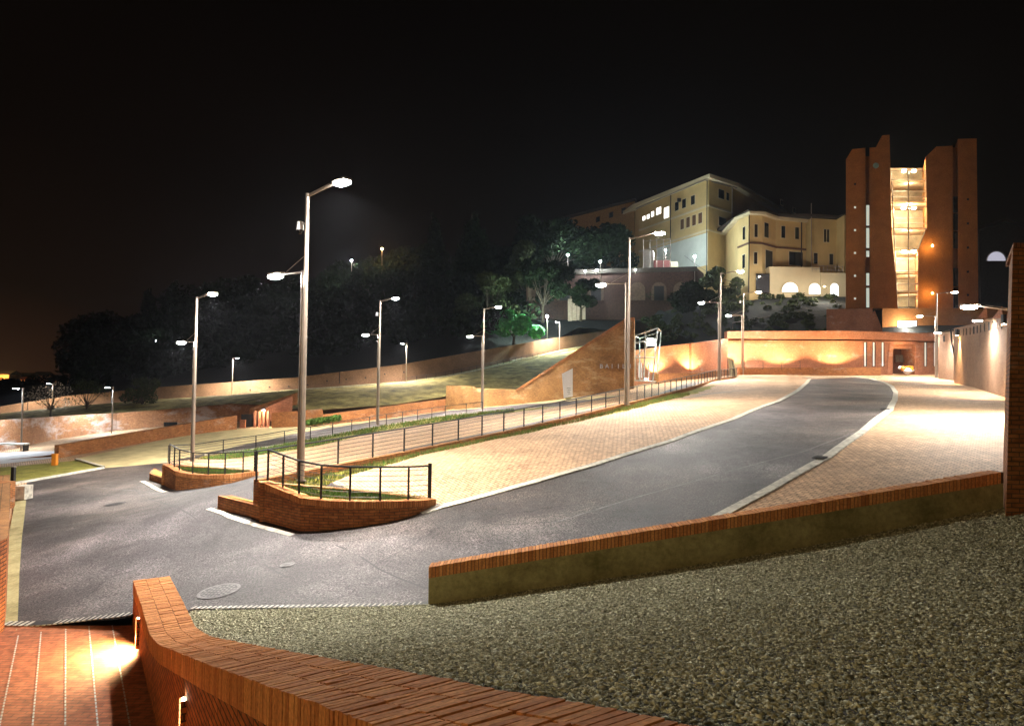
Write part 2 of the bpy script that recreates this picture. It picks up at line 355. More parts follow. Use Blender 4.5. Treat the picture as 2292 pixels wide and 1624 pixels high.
def linterp(poly, x_):                         # resample polyline at given spacing
    P_ = [Vector(p) for p in poly]; out = [P_[0]]; acc = 0
    for i in range(len(P_) - 1):
        L = (P_[i+1] - P_[i]).length; d = x_ - acc
        while d <= L: out.append(P_[i].lerp(P_[i+1], d / L)); d += x_
        acc = (acc + L) % x_
    return out
def offs(poly, d):
    out = []
    for i, p in enumerate(poly):
        a = Vector(poly[max(0, i-1)][:2]); b = Vector(poly[min(len(poly)-1, i+1)][:2]); t = (b - a).normalized(); out.append((p[0] + t.y * d, p[1] - t.x * d))
    return out                                  # positive d = to the right of travel
J = xy([(14,1413),(20,1410),(250,1386),(430,1366),(960,1357)]) + [w2pt(0)[:2], w2pt(.5,0)[:2]] + xy([(1600,1162),(1000,1133),(960,1120),(800,1100),(640,1075),(560,1058),(420,1040),(370,1035),(232,1047),(60,1077),(55,1112),(40,1206),(28,1300)])
Mp = xy(Ml + Mr) + xy([(1400,1185),(1200,1190),(1020,1160)])
Bp = xy(Bb) + xy(Bt)[::-1]
Cp = offs(plA_poly, 0.0)[:8] + offs(plA_poly, -2.3)[:8][::-1]
LAWN = xy([(-60,1062),(0,1046),(120,1035),(170,1030),(232,1047),(60,1077),(-60,1092)])
PATH = xy([(-60,1046),(0,1038),(127,1024),(127,1009),(0,1013),(-60,1018)])
SAND = xy([(232,1047),(167,1027),(500,960),(610,957),(760,925),(1000,903),(1300,888),(1390,884)]) + xy(Bt)[::-1]
GB = xy([(440,1027),(458,1020),(589,1004),(720,980),(850,955),(1000,931),(1150,916),(1258,909),(1150,922),(1000,941),(850,965),(720,996),(650,1008),(589,1017),(500,1028)])
PLN2 = xy([(364,1075),(392,1097),(516,1081),(579,1063)])
zones = [('grass_verge', [GB], mat_lawn), ('road', [J, Mp, Bp, Cp], mat_asphalt), ('lawn', [LAWN], mat_lawn), ('path', [PATH], mat_light_path), ('sand_path', [SAND], mat_sand)]
def inside(px, py, poly):
    r = np.zeros(len(px), bool); n = len(poly)
    for i in range(n):
        x1, y1 = poly[i]; x2, y2 = poly[(i+1) % n]
        c = ((y1 > py) != (y2 > py)) & (px < (x2 - x1) * (py - y1) / ((y2 - y1) + 1e-15) + x1); r ^= c
    return r
def dens(poly, step):
    out = []; n = len(poly)
    for i in range(n):
        a = Vector(poly[i][:2]); b = Vector(poly[(i+1) % n][:2]); k_ = max(1, int((b - a).length / step))
        out += [tuple(a.lerp(b, j / k_)) for j in range(k_)]
    return out
verts = []; edges = []
drain_cut = [(-14.5, 13.35), (-9.6, 13.32)] + [tuple(float(c) for c in q[:2]) for q in hits([(250,1386),(430,1366),(960,1357)])]
outline = [(-60, 13.5)] + drain_cut + [(12, 11.6), (70, 11.6), (70, 92), (-60, 92)]
for pl in [outline] + [p for z in zones for p in z[1]]:
    d = dens(pl, 1.2); b0 = len(verts); verts += [Vector((float(a), float(b))) for a, b in d]; edges += [(b0 + i, b0 + (i + 1) % len(d)) for i in range(len(d))]
for yy in np.concatenate([np.arange(12, 40, 1.1), np.arange(40, 92, 1.9)]):
    st = 1.1 if yy < 40 else 1.9
    for xx in np.arange(-59, 69, st if yy < 40 else 1.9):
        if -1.0 * yy - 6 < xx < 1.0 * yy + 6: verts.append(Vector((float(xx) + random.uniform(-.1, .1), float(yy) + random.uniform(-.1, .1))))
cdt = delaunay_2d_cdt(verts, edges, [], 0, 1e-4)
cv = np.array([(v.x, v.y) for v in cdt[0]]); cf = np.array([f for f in cdt[2] if len(f) == 3])
cen = cv[cf].mean(axis=1); keep = inside(cen[:, 0], cen[:, 1], outline); cf = cf[keep]; cen = cen[keep]
ar = (cv[cf[:,1],0]-cv[cf[:,0],0])*(cv[cf[:,2],1]-cv[cf[:,0],1])-(cv[cf[:,2],0]-cv[cf[:,0],0])*(cv[cf[:,1],1]-cv[cf[:,0],1]); cf[ar < 0] = cf[ar < 0][:, ::-1]
cz = np.concatenate([G(cv[i:i+2000, 0], cv[i:i+2000, 1]) for i in range(0, len(cv), 2000)])
lab = np.full(len(cf), len(zones))
for k_ in range(len(zones) - 1, -1, -1):
    for pl in zones[k_][1]: lab[inside(cen[:, 0], cen[:, 1], pl)] = k_
for k_, (nm, mt) in enumerate([(z[0], z[2]) for z in zones] + [('paving', mat_paver)]):
    f_ = cf[lab == k_]
    if not len(f_): continue
    u_, inv = np.unique(f_, return_inverse=True); f2 = inv.reshape(-1, 3)
    o = raw_mesh(nm, np.c_[cv[u_], cz[u_]], f2, mt, smooth=True); tag(o, kind='structure')
    uvl = o.data.uv_layers.new(name='uv'); li = np.zeros(len(o.data.loops), np.int32); o.data.loops.foreach_get('vertex_index', li)
    uvl.data.foreach_set('uv', cv[u_][li].astype(np.float32).ravel())

def ribbon(name, poly2, wdt, h, mat, zoff=0.0, S=None, step=.6, kind='structure', drop=.12):
    pts = linterp([(float(a), float(b), 0) for a, b in [p[:2] for p in poly2]], step); S = S or G
    if (pts[-1] - Vector((float(poly2[-1][0]), float(poly2[-1][1]), 0))).length > .05: pts.append(Vector((float(poly2[-1][0]), float(poly2[-1][1]), 0)))
    mb = MB(); L = offs([tuple(p) for p in pts], -wdt / 2); Rr = offs([tuple(p) for p in pts], wdt / 2)
    zl = [float(S(*p)) + zoff for p in L]; zr = [float(S(*p)) + zoff for p in Rr]; u = 0
    for i in range(len(pts) - 1):
        a, b, c, d = (*Rr[i], zr[i] + h), (*Rr[i+1], zr[i+1] + h), (*L[i+1], zl[i+1] + h), (*L[i], zl[i] + h); dl = (pts[i+1] - pts[i]).length
        mb.face([a, b, c, d], [(u, 0), (u+dl, 0), (u+dl, wdt), (u, wdt)])
        mb.face([(a[0], a[1], a[2] - drop), (b[0], b[1], b[2] - drop), b, a]); mb.face([(c[0], c[1], c[2] - drop), (d[0], d[1], d[2] - drop), d, c])
        u += dl
    o = mb.build(name, mat); tag(o, kind=kind); return o
ribbon('kerb', hits(Ml), .26, .035, mat_conc_white)
ribbon('kerb', hits(Mr), .27, .04, mat_conc_white)
ribbon('kerb', hits([(230,1048),(60,1078),(-20,1092)]), .35, .08, mat_conc_white)
ribbon('kerb', hits([(232,1047),(170,1029)]), .15, .10, mat_conc_white)
ribbon('kerb', hits([(466,1139),(520,1160),(580,1178),(655,1198)]), .15, .015, mat_conc_white)
ribbon('kerb', hits([(318,1077),(340,1089),(371,1101)]), .22, .02, mat_conc_white)
ribbon('kerb', hits([(458,1018),(589,1002),(720,978),(850,953),(1000,929.5),(1150,915.5)]), .16, .05, mat_conc_white)
ribbon('kerb', hits([(48,1111),(33,1206),(24,1283),(15,1390),(11,1424)]), .36, .05, mat_conc)
ribbon('kerb', hits([(940,1150),(976,1138),(1003,1131)]), .3, .03, mat_conc_white)
ribbon('kerb', hits([(1800,845.5),(1860,843.5),(1920,843.5)]), .5, .05, mat_conc_white)

mat_seam = plain('joint_sealant', (.16,.15,.15), .8, var=.5, sc=3); mat_crack = plain('tar_seam', (.022,.02,.022), .6)
for pts_, w_, m_s in [([(1990,945),(1800,1010),(1560,1075),(1400,1120),(1230,1172)],.05,mat_seam),([(300,1092),(380,1130),(470,1190),(560,1245),(640,1292)],.04,mat_crack),([(655,1195),(740,1215),(800,1240),(850,1275),(905,1300),(958,1318)],.045,mat_crack),([(180,1090),(330,1100),(420,1105)],.05,mat_seam),([(1010,1160),(1120,1175),(1300,1165)],.03,mat_crack),([(560,1225),(700,1235),(820,1225)],.03,mat_seam)]:
    ribbon('road_seam', hits(pts_), w_, .003, m_s, drop=.0, step=.35)
# far ground to the horizon
mb = MB(); Rg = 2600
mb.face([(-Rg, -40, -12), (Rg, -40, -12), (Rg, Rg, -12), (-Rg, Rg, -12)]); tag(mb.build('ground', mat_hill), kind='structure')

# hillside behind the retaining wall (Y > 84)
WT = [(-120,925,73),(0,909,75.5),(156,885,79.5),(355,866,82.5),(655,845,83.5),(900,815,85),(1090,782,94.5),(1244,756,109),(1360,740,120)]
HC = [(a,b+6,c+.8) for a,b,c in WT] + [(1475,800,93),(1540,775,93),(1628,775,93),(1800,775,92),(1990,770,90),(1500,694,118),(1700,658,121),(1880,660,122),(1893,702,101),(2190,702,101),(2400,700,101),
 (700,650,180),(1000,610,165),(1250,620,145),(1600,612,160),(1900,600,170),(400,770,180),(150,835,190),(-200,850,200),(2290,620,160),(2700,600,150),(900,700,130),(500,800,120),(200,858,120),(-200,880,120),(1150,735,112),(1290,738,111),(1290,722,117),(1400,735,106)]
H = Surf([P(*c) for c in HC], 8.0)
def ruled(name, A, B, n, mat, sag=None, kind='structure', cap=None):
    V = []; Fc = []; m = len(A)
    for i in range(m):
        for j in range(n + 1):
            t = j / n; p = np.array(A[i]) * (1 - t) + np.array(B[i]) * t
            if sag: p = p + np.array([0, 0, sag * math.sin(PI * t)])
            V.append(p)
    for i in range(m - 1):
        for j in range(n): a = i * (n + 1) + j; Fc.append((a, a + n + 1, a + n + 2, a + 1))
    o = raw_mesh(name, np.array(V), np.array(Fc), mat, smooth=True); tag(o, kind=kind); return o
def dense3(L, step=2.0): return [tuple(p) for p in linterp([tuple(float(c) for c in q) for q in L], step)]
# heightfield
gx = np.arange(-190, 230, 3.0); gy = np.concatenate([np.arange(70, 200, 3.0), np.arange(200, 330, 8.0)])
wl = [P(*c) for c in WT]
def wall_y(x):                                  # plan line of the retaining wall
    xs = [q[0] for q in wl]; ys = [q[1] for q in wl]; return float(np.interp(x, xs + [24.0, 26.0, 60, 100], ys + [116, 92.3, 92.3, 92.3]))
V = []; idx = {}
for i, x in enumerate(gx):
    y0 = wall_y(x) + .25
    for j, t in enumerate(np.linspace(0, 1, 60)):
        y = y0 + (330 - y0) * t ** 1.6
        z = float(H(x, y)); z = max(z, -11) if y < 200 else max(-11, min(z, 60))
        Ux = 1146 + F * x / y; k9 = min(1, max(0, (330 - Ux) / 170)); lim = -(863 - 836) / F * y
        if k9 > 0 and y > 84: z = min(z, z * (1 - k9) + lim * k9)
        z += .35 * math.sin(x * .21 + y * .13) * math.sin(y * .17)
        V.append((x, y, z if t > 0 else z)); idx[i, j] = len(V) - 1
Fc = [(idx[i, j], idx[i+1, j], idx[i+1, j+1], idx[i, j+1]) for i in range(len(gx) - 1) for j in range(59)]
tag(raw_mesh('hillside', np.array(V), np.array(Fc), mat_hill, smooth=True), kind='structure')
def hz(x, y): return float(H(x, y))
# upper walkway and the grass bank below it
WK = [(-120,938,71),(0,930,73.5),(156,912,77),(355,896,79.5),(519,887,80),(655,874,80),(909,857,79.5),(1000,843,84),(1100,822,91),(1252,788,106),(1380,764,117)]
LW = [(-120,960,62),(0,945,63),(156,930,65),(355,917,66.5),(519,903,66.2),(600,906,64),(700,918,62),(880,905,65),(1010,885,69),(1155,876,71),(1400,850,73)]
wk3 = [P(*c) for c in WK]; lw3 = [P(*c) for c in LW]
ruled('grass_bank', lw3, wk3, 10, mat_bank, sag=.5)
wb3 = [P(a, b, c) for a, b, c in [(-120,952,73),(0,935,75.3),(156,914,79),(355,893,82),(519,884,83),(655,871,83),(909,853,82.5),(1000,839,87.5),(1100,817.5,94),(1252,783,109.5),(1380,759,121)]]
ruled('walkway', wk3, wb3, 3, mat_conc)
ribbon_pts = [tuple(p) for p in wk3]
mb = MB()
for i in range(5, len(wk3) - 1):
    a, b = wk3[i], wk3[i+1]; mb.hexa([(a[0]+.1,a[1]-.25,a[2]-.2),(b[0]+.1,b[1]-.25,b[2]-.2),(b[0],b[1]+.1,b[2]-.2),(a[0],a[1]+.1,a[2]-.2),(a[0]+.1,a[1]-.25,a[2]+.12),(b[0]+.1,b[1]-.25,b[2]+.12),(b[0],b[1]+.1,b[2]+.12),(a[0],a[1]+.1,a[2]+.12)])
tag(mb.build('kerb', mat_conc_white), kind='structure')

# gravel bank under the camera
WL = [(-7.29,13.37,-3.975),(-6.3,11.85,-3.96),(-5.44,10.5,-3.94),(-4.77,9.46,-3.68),(-2.9,6.54,-2.69),(-1.02,3.63,-1.69),(-.42,2.69,-1.37),(.35,1.5,-.97),(1.6,-.5,-.6)]
dW = Vector((.54, -.84)).normalized(); nW = Vector((-dW.y, dW.x)); TW = .62
GVp = [tuple(P(*c)) for c in [(440,1368,13.1),(700,1362,12.6),(955,1357,12.0),(1217,1320,11.95),(1517,1276,11.85),(1817,1228,11.75),(2243,1146,11.6),(2400,1136,11.0)]]
GVp += [(p[0] + nW.x * TW, p[1] + nW.y * TW, p[2] - .16) for p in WL[2:]] + [(2.9, 3.6, -1.75), (6, 5, -1.9), (9, 7, -1.95), (4, -1, -1.2), (8, 1, -1.5)]
GV = Surf(GVp, .05)
gpoly = [(p[0] + nW.x * (TW - .15), p[1] + nW.y * (TW - .15)) for p in WL]
gpoly = [tuple(hit(431, 1368)[:2])] + gpoly[1:] + [(4, -1.2), (9.5, 1), (12, 8), (12, 11.3), (w2pt(1)[0], w2pt(1)[1] + .05), (w2pt(0)[0], w2pt(0)[1] + .03)]
gpoly = [(float(a), float(b)) for a, b in gpoly]
V = []; Fc = []; xs = np.arange(-8, 13, .35); ys = np.arange(-1.5, 14, .35); X, Y = np.meshgrid(xs, ys, indexing='ij'); Z = GV(X.ravel(), Y.ravel()).reshape(X.shape)
ny = len(ys); ins = inside(X.ravel(), Y.ravel(), gpoly).reshape(X.shape)
vv = np.c_[X.ravel(), Y.ravel(), Z.ravel()]
dmy = [Vector((a, b)) for a, b in dens(gpoly, .4)]; nb = len(dmy); allv = dmy + [Vector((float(a), float(b))) for a, b in vv[ins.ravel()][:, :2]]
c2 = delaunay_2d_cdt(allv, [(i, (i+1) % nb) for i in range(nb)], [], 1, 1e-4)
v2 = np.array([(v.x, v.y) for v in c2[0]]); f2 = np.array([f for f in c2[2] if len(f) == 3]); z2 = GV(v2[:, 0], v2[:, 1])
tag(raw_mesh('gravel_bed', np.c_[v2, z2], f2, mat_gravelbed, smooth=True), kind='structure')
def stones(n, poly, bbox, S, size_fn, flat=.75):
    x = rng.uniform(bbox[0], bbox[2], n * 3); y = rng.uniform(bbox[1], bbox[3], n * 3); k_ = inside(x, y, poly); x = x[k_][:n]; y = y[k_][:n]; n = len(x)
    z = np.concatenate([S(x[i:i+4000], y[i:i+4000]) for i in range(0, n, 4000)])
    ico = np.array([(1,0,0),(-1,0,0),(0,1,0),(0,-1,0),(0,0,1),(0,0,-1),(.62,.62,.45),(-.62,.62,-.45)])
    fi = np.array([(4,0,6),(4,6,2),(0,2,6),(2,1,4),(1,3,4),(3,0,4),(2,0,5),(2,5,7),(1,7,5),(2,7,1),(3,1,5),(0,3,5)])
    a = rng.uniform(0, 2*PI, n); b = rng.uniform(0, 2*PI, n); ca, sa, cb, sb = np.cos(a), np.sin(a), np.cos(b), np.sin(b)
    s_ = size_fn(x, y, n); base = ico[None] * rng.uniform(.65, 1.3, (n, 8, 1)) * np.stack([s_ * rng.uniform(.8, 1.4, n), s_ * rng.uniform(.7, 1.1, n), s_ * rng.uniform(.5, .9, n)], 1)[:, None, :]
    q = np.empty_like(base); q[..., 0] = base[..., 0]; q[..., 1] = base[..., 1] * cb[:, None] - base[..., 2] * sb[:, None]; q[..., 2] = base[..., 1] * sb[:, None] + base[..., 2] * cb[:, None]
    r_ = np.empty_like(q); r_[..., 0] = q[..., 0] * ca[:, None] - q[..., 1] * sa[:, None]; r_[..., 1] = q[..., 0] * sa[:, None] + q[..., 1] * ca[:, None]; r_[..., 2] = q[..., 2] * flat
    r_ += np.stack([x, y, z + s_ * .25], 1)[:, None, :]
    return r_.reshape(-1, 3), (fi[None] + (np.arange(n) * 8)[:, None, None]).reshape(-1, 3)
nearpoly = [p for p in gpoly]
sv, sf = stones(300000, gpoly, (-8, 1.2, 12.5, 14), GV, lambda x, y, n: .0062 + .020 * rng.random(n) ** 7 + .0008 * np.abs(y))
tag(raw_mesh('gravel', sv, sf, mat_gravel), 'grey crushed stone covering the bank below the low concrete wall', 'gravel', kind='stuff')

# brick ramp, lower left
rz_ = -4.84
mb = MB(); RA = [(-11.6,13.3),(-7.3,13.45),(-4.6,9.2),(-1.0,3.5),(-1.5,2.5),(-9,2.5),(-9.9,9)]
RA = [(-9.72,13.28),(-7.2,13.38),(-1.0,3.72),(-1.4,2.5),(-8.5,2.5),(-8.9,10)]
mb.prism(RA, rz_ - .3, rz_)
tag(mb.build('ramp', mat_ramp), kind='structure')
mb = MB()
for i, (u1, v1, u2, v2_) in enumerate([(41,1421,4,1599),(92,1413,73,1621),(147,1406,146,1624),(199,1400,219,1624),(251,1398,291,1624)]):
    def onr(U, V): r = ray(U, V); return r * (rz_ / r[2])
    a = onr(u1, v1); b = onr(u2, v2_); d = (b - a) / np.linalg.norm(b - a); b = b + d * 1.5; n_ = np.array([-d[1], d[0], 0]) * .011
    kk = 46
    for j in range(kk):
        s0 = a + (b - a) * (j + .12) / kk; s1 = a + (b - a) * (j + .88) / kk
        mb.face([s0 + n_ + [0, 0, .005], s1 + n_ + [0, 0, .005], s1 - n_ + [0, 0, .005], s0 - n_ + [0, 0, .005]][::-1])
JL = mb
mb = MB(); mb.prism([(-14.6,13.2),(-9.72,13.28),(-8.9,10),(-8.5,2.5),(-14,2.5)], -6, rz_ + .12); tag(mb.build('ground_strip', mat_soil), kind='structure')

mat_iron2 = plain('grate_steel', (.40, .38, .33), .6, .2, .3, 8)
# slotted drains

def drain(pa, pb, wd, zf, label):
    t = thing('slot_drain', label, 'drain', (pa[0], pa[1], zf(pa)))
    a = Vector((float(pa[0]), float(pa[1]))); b = Vector((float(pb[0]), float(pb[1]))); d = (b - a); L = d.length; d.normalize(); n_ = Vector((-d.y, d.x)) * wd / 2
    m1_ = MB(); m2_ = MB(); k_ = int(L / .11)
    for j in range(int(L / .5) + 1):
        p = a + d * min(L, j * .5); q = a + d * min(L, (j + 1) * .5)
        if (q - p).length < .02: continue
        zp = zf(p); zq = zf(q)
        m1_.face([(*(p + n_)[:], zp + .008)[:3], (*(p - n_)[:], zp + .008)[:3], (*(q - n_)[:], zq + .008)[:3], (*(q + n_)[:], zq + .008)[:3]])
    for j in range(k_):
        p = a + d * (j * .11 + .02); q = p + d * .055; zp = zf(p)
        m2_.hexa([(p.x - n_.x, p.y - n_.y, zp), (q.x - n_.x, q.y - n_.y, zp), (q.x + n_.x, q.y + n_.y, zp), (p.x + n_.x, p.y + n_.y, zp), (p.x - n_.x, p.y - n_.y, zp + .012), (q.x - n_.x, q.y - n_.y, zp + .012), (q.x + n_.x, q.y + n_.y, zp + .012), (p.x + n_.x, p.y + n_.y, zp + .012)])
    m1_.build('channel', mat_black, t); m2_.build('grate', mat_iron2, t)
drain(hit(430,1362), hit(956,1354), .16, lambda p: max(g1(p[0], p[1]), float(GV(p[0], p[1]))) + .01, 'pale slotted drain between dark road and grey gravel')
drain((-9.75,13.34), (-7.22,13.36), .24, lambda p: max(g1(p[0], p[1]), rz_) + .012, 'dark slotted drain where the brick ramp meets the road')
tag(JL.build('ramp_joint_lines', mat_iron2), kind='structure')
# manhole covers and road patches
def manhole(U, V, r, label, mat, rim):
    p = hit(U, V); t = thing('manhole_cover', label, 'manhole cover', p)
    gxx = (g1(p[0]+.5, p[1]) - g1(p[0]-.5, p[1])); gyy = (g1(p[0], p[1]+.5) - g1(p[0], p[1]-.5))
    def q(a, rr_, h): x = p[0] + rr_*math.cos(a); y = p[1] + rr_*math.sin(a); return (x, y, p[2] + (x-p[0])*gxx + (y-p[1])*gyy + h)
    m_ = MB(); n = 28
    for i in range(n):
        a, b = 2*PI*i/n, 2*PI*(i+1)/n; m_.face([q(a, r*.84, .02), q(a, r, .02), q(b, r, .02), q(b, r*.84, .02)])
    m_.build('rim', rim, t)
    m_ = MB(); m_.face([q(2*PI*i/n, r*.83, .014) for i in range(n)]); m_.mi = 1
    for i in range(-4, 5):
        x = i * r * .18; h_ = math.sqrt(max(0, (r*.8)**2 - x*x))
        for s_ in np.arange(-h_, h_ - .07, .13):
            c = [(x-.02, s_), (x+.03, s_), (x+.03, s_+.07), (x-.02, s_+.07)]
            m_.face([(p[0]+a, p[1]+b, p[2]+a*gxx+b*gyy+.024) for a, b in c])
    m_.build('cover', [mat, rim], t)
mat_iron = plain('cast_iron', (.07, .065, .07), .6, .2, .4, 9); mat_ironl = plain('worn_iron_rim', (.17, .16, .165), .6, .2, .5, 14)
manhole(490, 1324, .42, 'large round studded manhole cover beside the end of the brick ramp wall', mat_iron, mat_ironl)
manhole(258, 1128, .38, 'small dark manhole cover in the road left of the planters', mat_dark, mat_iron)
manhole(643, 1265, .16, 'small scuffed round cover in the road above the large manhole', mat_iron, mat_ironl)

# ================================================================ WALLS
TONES = [plain('cap_brick', c, .85, var=.28, sc=34, spec=.25) for c in ((.62,.265,.095),(.56,.225,.078),(.68,.305,.11),(.48,.18,.06))]
mat_mortar = plain('cap_mortar', (.10,.06,.035), .95)
def brick_cap(pts, th, h, rows, proud=.012, pitch=.064, gap=.012):
    # pts: (x,y,ztop) along the wall, bricks laid on edge across it, thickness to the left of travel
    m_ = MB(); P_ = linterp([tuple(float(c) for c in p) for p in pts], pitch); n = len(P_)
    for i in range(n - 1):
        a, b = P_[i], P_[i+1]; k0 = P_[max(0, i-1)]; k1 = P_[min(n-1, i+2)]
        def nrm(p, q): d = Vector((q.x-p.x, q.y-p.y)).normalized(); return Vector((-d.y, d.x))
        na = nrm(k0, b); nb_ = nrm(a, k1); f_ = 1 - gap / pitch; b2 = a.lerp(b, f_)
        for r_ in range(rows):
            s0 = -proud + (th + 2*proud) * r_ / rows + (.004 if r_ else 0) + random.uniform(-.003, .003); s1 = -proud + (th + 2*proud) * (r_+1) / rows - .004 + random.uniform(-.003, .003)
            dz = random.uniform(-.006, .004); tl = random.uniform(-.003, .003)
            q = [(a.x+na.x*s0, a.y+na.y*s0, a.z), (b2.x+nb_.x*s0, b2.y+nb_.y*s0, b2.z), (b2.x+nb_.x*s1, b2.y+nb_.y*s1, b2.z), (a.x+na.x*s1, a.y+na.y*s1, a.z)]
            m_.mi = random.choices((0,1,2,3), (4,4,2,2))[0]; ht = h if rows == 1 or r_ in (0, rows-1) else .06
            m_.hexa([(x, y, z - ht) for x, y, z in q] + [(x, y, z + dz + (tl if k_ < 2 else -tl)) for k_, (x, y, z) in enumerate(q)][0:4][::1])
    return m_
t = thing('retaining_wall', 'low concrete wall capped with upright bricks beside the gravel bank', 'wall', w2pt(0, -1.2))
mb = MB(); cap = MB()
for i in range(24):
    a = w2pt(i/24); b = w2pt((i+1)/24); 
mb.wall([(w2pt(i/24)[0], w2pt(i/24)[1], w2pt(i/24)[2] - 1.5, w2pt(i/24)[2] - .20) for i in range(25)], .28); mb.build('concrete_face', mat_conc, t)
cap.wall([(w2pt(i/24)[0] , w2pt(i/24)[1] - .004, w2pt(i/24)[2] - .197, w2pt(i/24)[2] - .010) for i in range(25)], .285); cap.build('mortar_bed', mat_mortar, t); brick_cap([w2pt(i/24) for i in range(25)], .28, .195, 1).build('brick_cap', TONES, t)

t = thing('ramp_wall', 'thick orange brick wall with sloping coping in the foreground', 'wall', (WL[0][0], WL[0][1], rz_))
mb = MB(); mb.wall([(p[0], p[1], rz_ - .3, p[2] - .262) for p in linterp(WL, .3)], TW); mb.build('brick_face', mat_brick_orange, t)
mb = MB(); mb.wall([(p[0] - nW.x*.002, p[1] - nW.y*.002, p[2] - .26, p[2] - .012) for p in linterp(WL, .3)], TW + .004); mb.build('mortar_bed', mat_mortar, t); brick_cap(linterp(WL, .3), TW, .25, 3).build('brick_cap', TONES, t)

# planters: curved brick wall, soil, grass, step box
def planter(outline_px, tops, back_tip, name_label, step_px, step_top, seed):
    o3 = hits(outline_px); t = thing('brick_planter', name_label, 'planter', o3[1])
    n = len(o3); pts = []
    for i in range(n):
        Y = o3[i][1]; z = P(outline_px[i][0], tops[i], Y)[2]; pts.append((float(o3[i][0]), float(o3[i][1]), float(o3[i][2]) - .3, float(z)))
    # smooth the arc
    dd = []
    for i in range(n - 1):
        m_ = 1 if i == 0 else 5
        p0, p1, p2, p3 = [np.array(pts[max(1 if i > 0 else 0, min(n-1, i+k))]) for k in (-1, 0, 1, 2)]
        for j in range(m_):
            s_ = j / m_
            q = .5*((2*p1) + (-p0+p2)*s_ + (2*p0-5*p1+4*p2-p3)*s_*s_ + (-p0+3*p1-3*p2+p3)*s_**3) if i > 0 else p1*(1-s_) + p2*s_
            dd.append(tuple(q))
    dd.append(pts[-1])
    dd = [(p[0], p[1], g1(p[0], p[1]) - .3, p[3]) for p in dd]
    f_ = MB(); f_.wall([(p[0], p[1], p[2], p[3] - .17) for p in dd], .3); f_.build('brick_wall', mat_brick, t)
    c_ = MB(); c_.wall([(p[0], p[1], p[3] - .168, p[3] - .01) for p in dd], .302); c_.build('mortar_bed', mat_mortar, t); brick_cap([(p[0], p[1], p[3]) for p in dd], .30, .165, 1).build('brick_cap', TONES, t)
    # back wall
    A, B = dd[-1], dd[0]; mids = [(A[0]+(B[0]-A[0])*s_, A[1]+(B[1]-A[1])*s_+.25*math.sin(PI*s_), g1(A[0]+(B[0]-A[0])*s_, A[1]+(B[1]-A[1])*s_)-.3, A[3]+(B[3]-A[3])*s_) for s_ in np.linspace(.02, .98, 8)]
    b_ = MB(); b_.wall(mids, .22, cap_mi=1); b_.build('back_wall', [mat_brick, mat_coping], t)
    inner = offs(dd, -.26) + [(p[0], p[1]) for p in mids[1:-1]]
    zz = [p[3] - .07 for p in dd] + [p[3] - .07 for p in mids[1:-1]]
    s_ = MB(); s_.prism(inner, [q - .3 for q in zz], zz); s_.build('soil', mat_lawn, t)
    # step box
    q3 = hits(step_px); b_ = MB(); pl = [(float(p[0]), float(p[1])) for p in q3]
    zt = [float(P(step_px[i][0], step_top[i], q3[i][1])[2]) if step_top[i] else None for i in range(len(pl))]; z0 = zt[0]; zt = [z if z is not None else z0 for z in zt]
    b_.prism(pl, [g1(*p) - .2 for p in pl], zt); b_.build('step_box', mat_brick, t)
    c = np.mean(np.array(pl), axis=0); sh = [tuple(c + (np.array(p) - c) * .62) for p in pl]; g_ = MB(); g_.prism(sh, [z for z in zt], [z + .012 for z in zt]); g_.build('step_soil', mat_lawn, t)
    # grass tufts over the soil
    xs_ = [p[0] for p in inner]; ys_ = [p[1] for p in inner]; AA = np.array([[p[0], p[1], 1] for p in inner]); co, *_ = np.linalg.lstsq(AA, np.array(zz), rcond=None)
    sp = [tuple(np.array(p) * .93 + np.array([np.mean(xs_), np.mean(ys_)]) * .07) for p in inner]
    bl = blades(4200, sp, (min(xs_), min(ys_), max(xs_), max(ys_)), lambda x, y: co[0]*x + co[1]*y + co[2], .11, .012)
    o = raw_mesh('grass', bl[0], bl[1], [mat_grass, mat_grassb], (rng.random(len(bl[1])) < .25).astype(int)); tag(o, 'green grass growing inside the ' + seed, 'grass', kind='stuff')
    return t, dd, mids
def blades(n, poly, bbox, S, h, wd):
    x = rng.uniform(bbox[0], bbox[2], n * 4); y = rng.uniform(bbox[1], bbox[3], n * 4); k_ = inside(x, y, poly); x = x[k_][:n]; y = y[k_][:n]; n = len(x); z = S(x, y)
    a = rng.uniform(0, 2*PI, n); hh = h * rng.uniform(.4, 1.3, n); w_ = wd * rng.uniform(.6, 1.4, n); lx = rng.normal(0, .35, n) * hh; ly = rng.normal(0, .35, n) * hh
    V = np.empty((n, 3, 3)); V[:, 0] = np.stack([x - np.cos(a)*w_, y - np.sin(a)*w_, z - .01], 1); V[:, 1] = np.stack([x + np.cos(a)*w_, y + np.sin(a)*w_, z - .01], 1); V[:, 2] = np.stack([x + lx, y + ly, z + hh], 1)
    return V.reshape(-1, 3), np.arange(3 * n).reshape(-1, 3)
pl1, arc1, back1 = planter([(577,1163),(671,1190),(750,1186),(871,1169),(944,1147),(976,1131)], [1076,1113,1121,1122,1119,1115], None,
    'large curved brick planter around the tallest lamp post', [(487,1138),(577,1163),(585,1140),(520,1112)], [1109,1131,1125,1108], 'large curved planter')
pl2, arc2, back2 = planter([(364,1084),(392,1097),(440,1093),(516,1081),(555,1070),(579,1063)], [1038,1054,1062,1061,1057,1054], None,
    'smaller curved brick planter further back on the left', [(334,1074),(366,1085),(372,1076),(345,1062)], [1059,1070,None,None], 'smaller far planter')

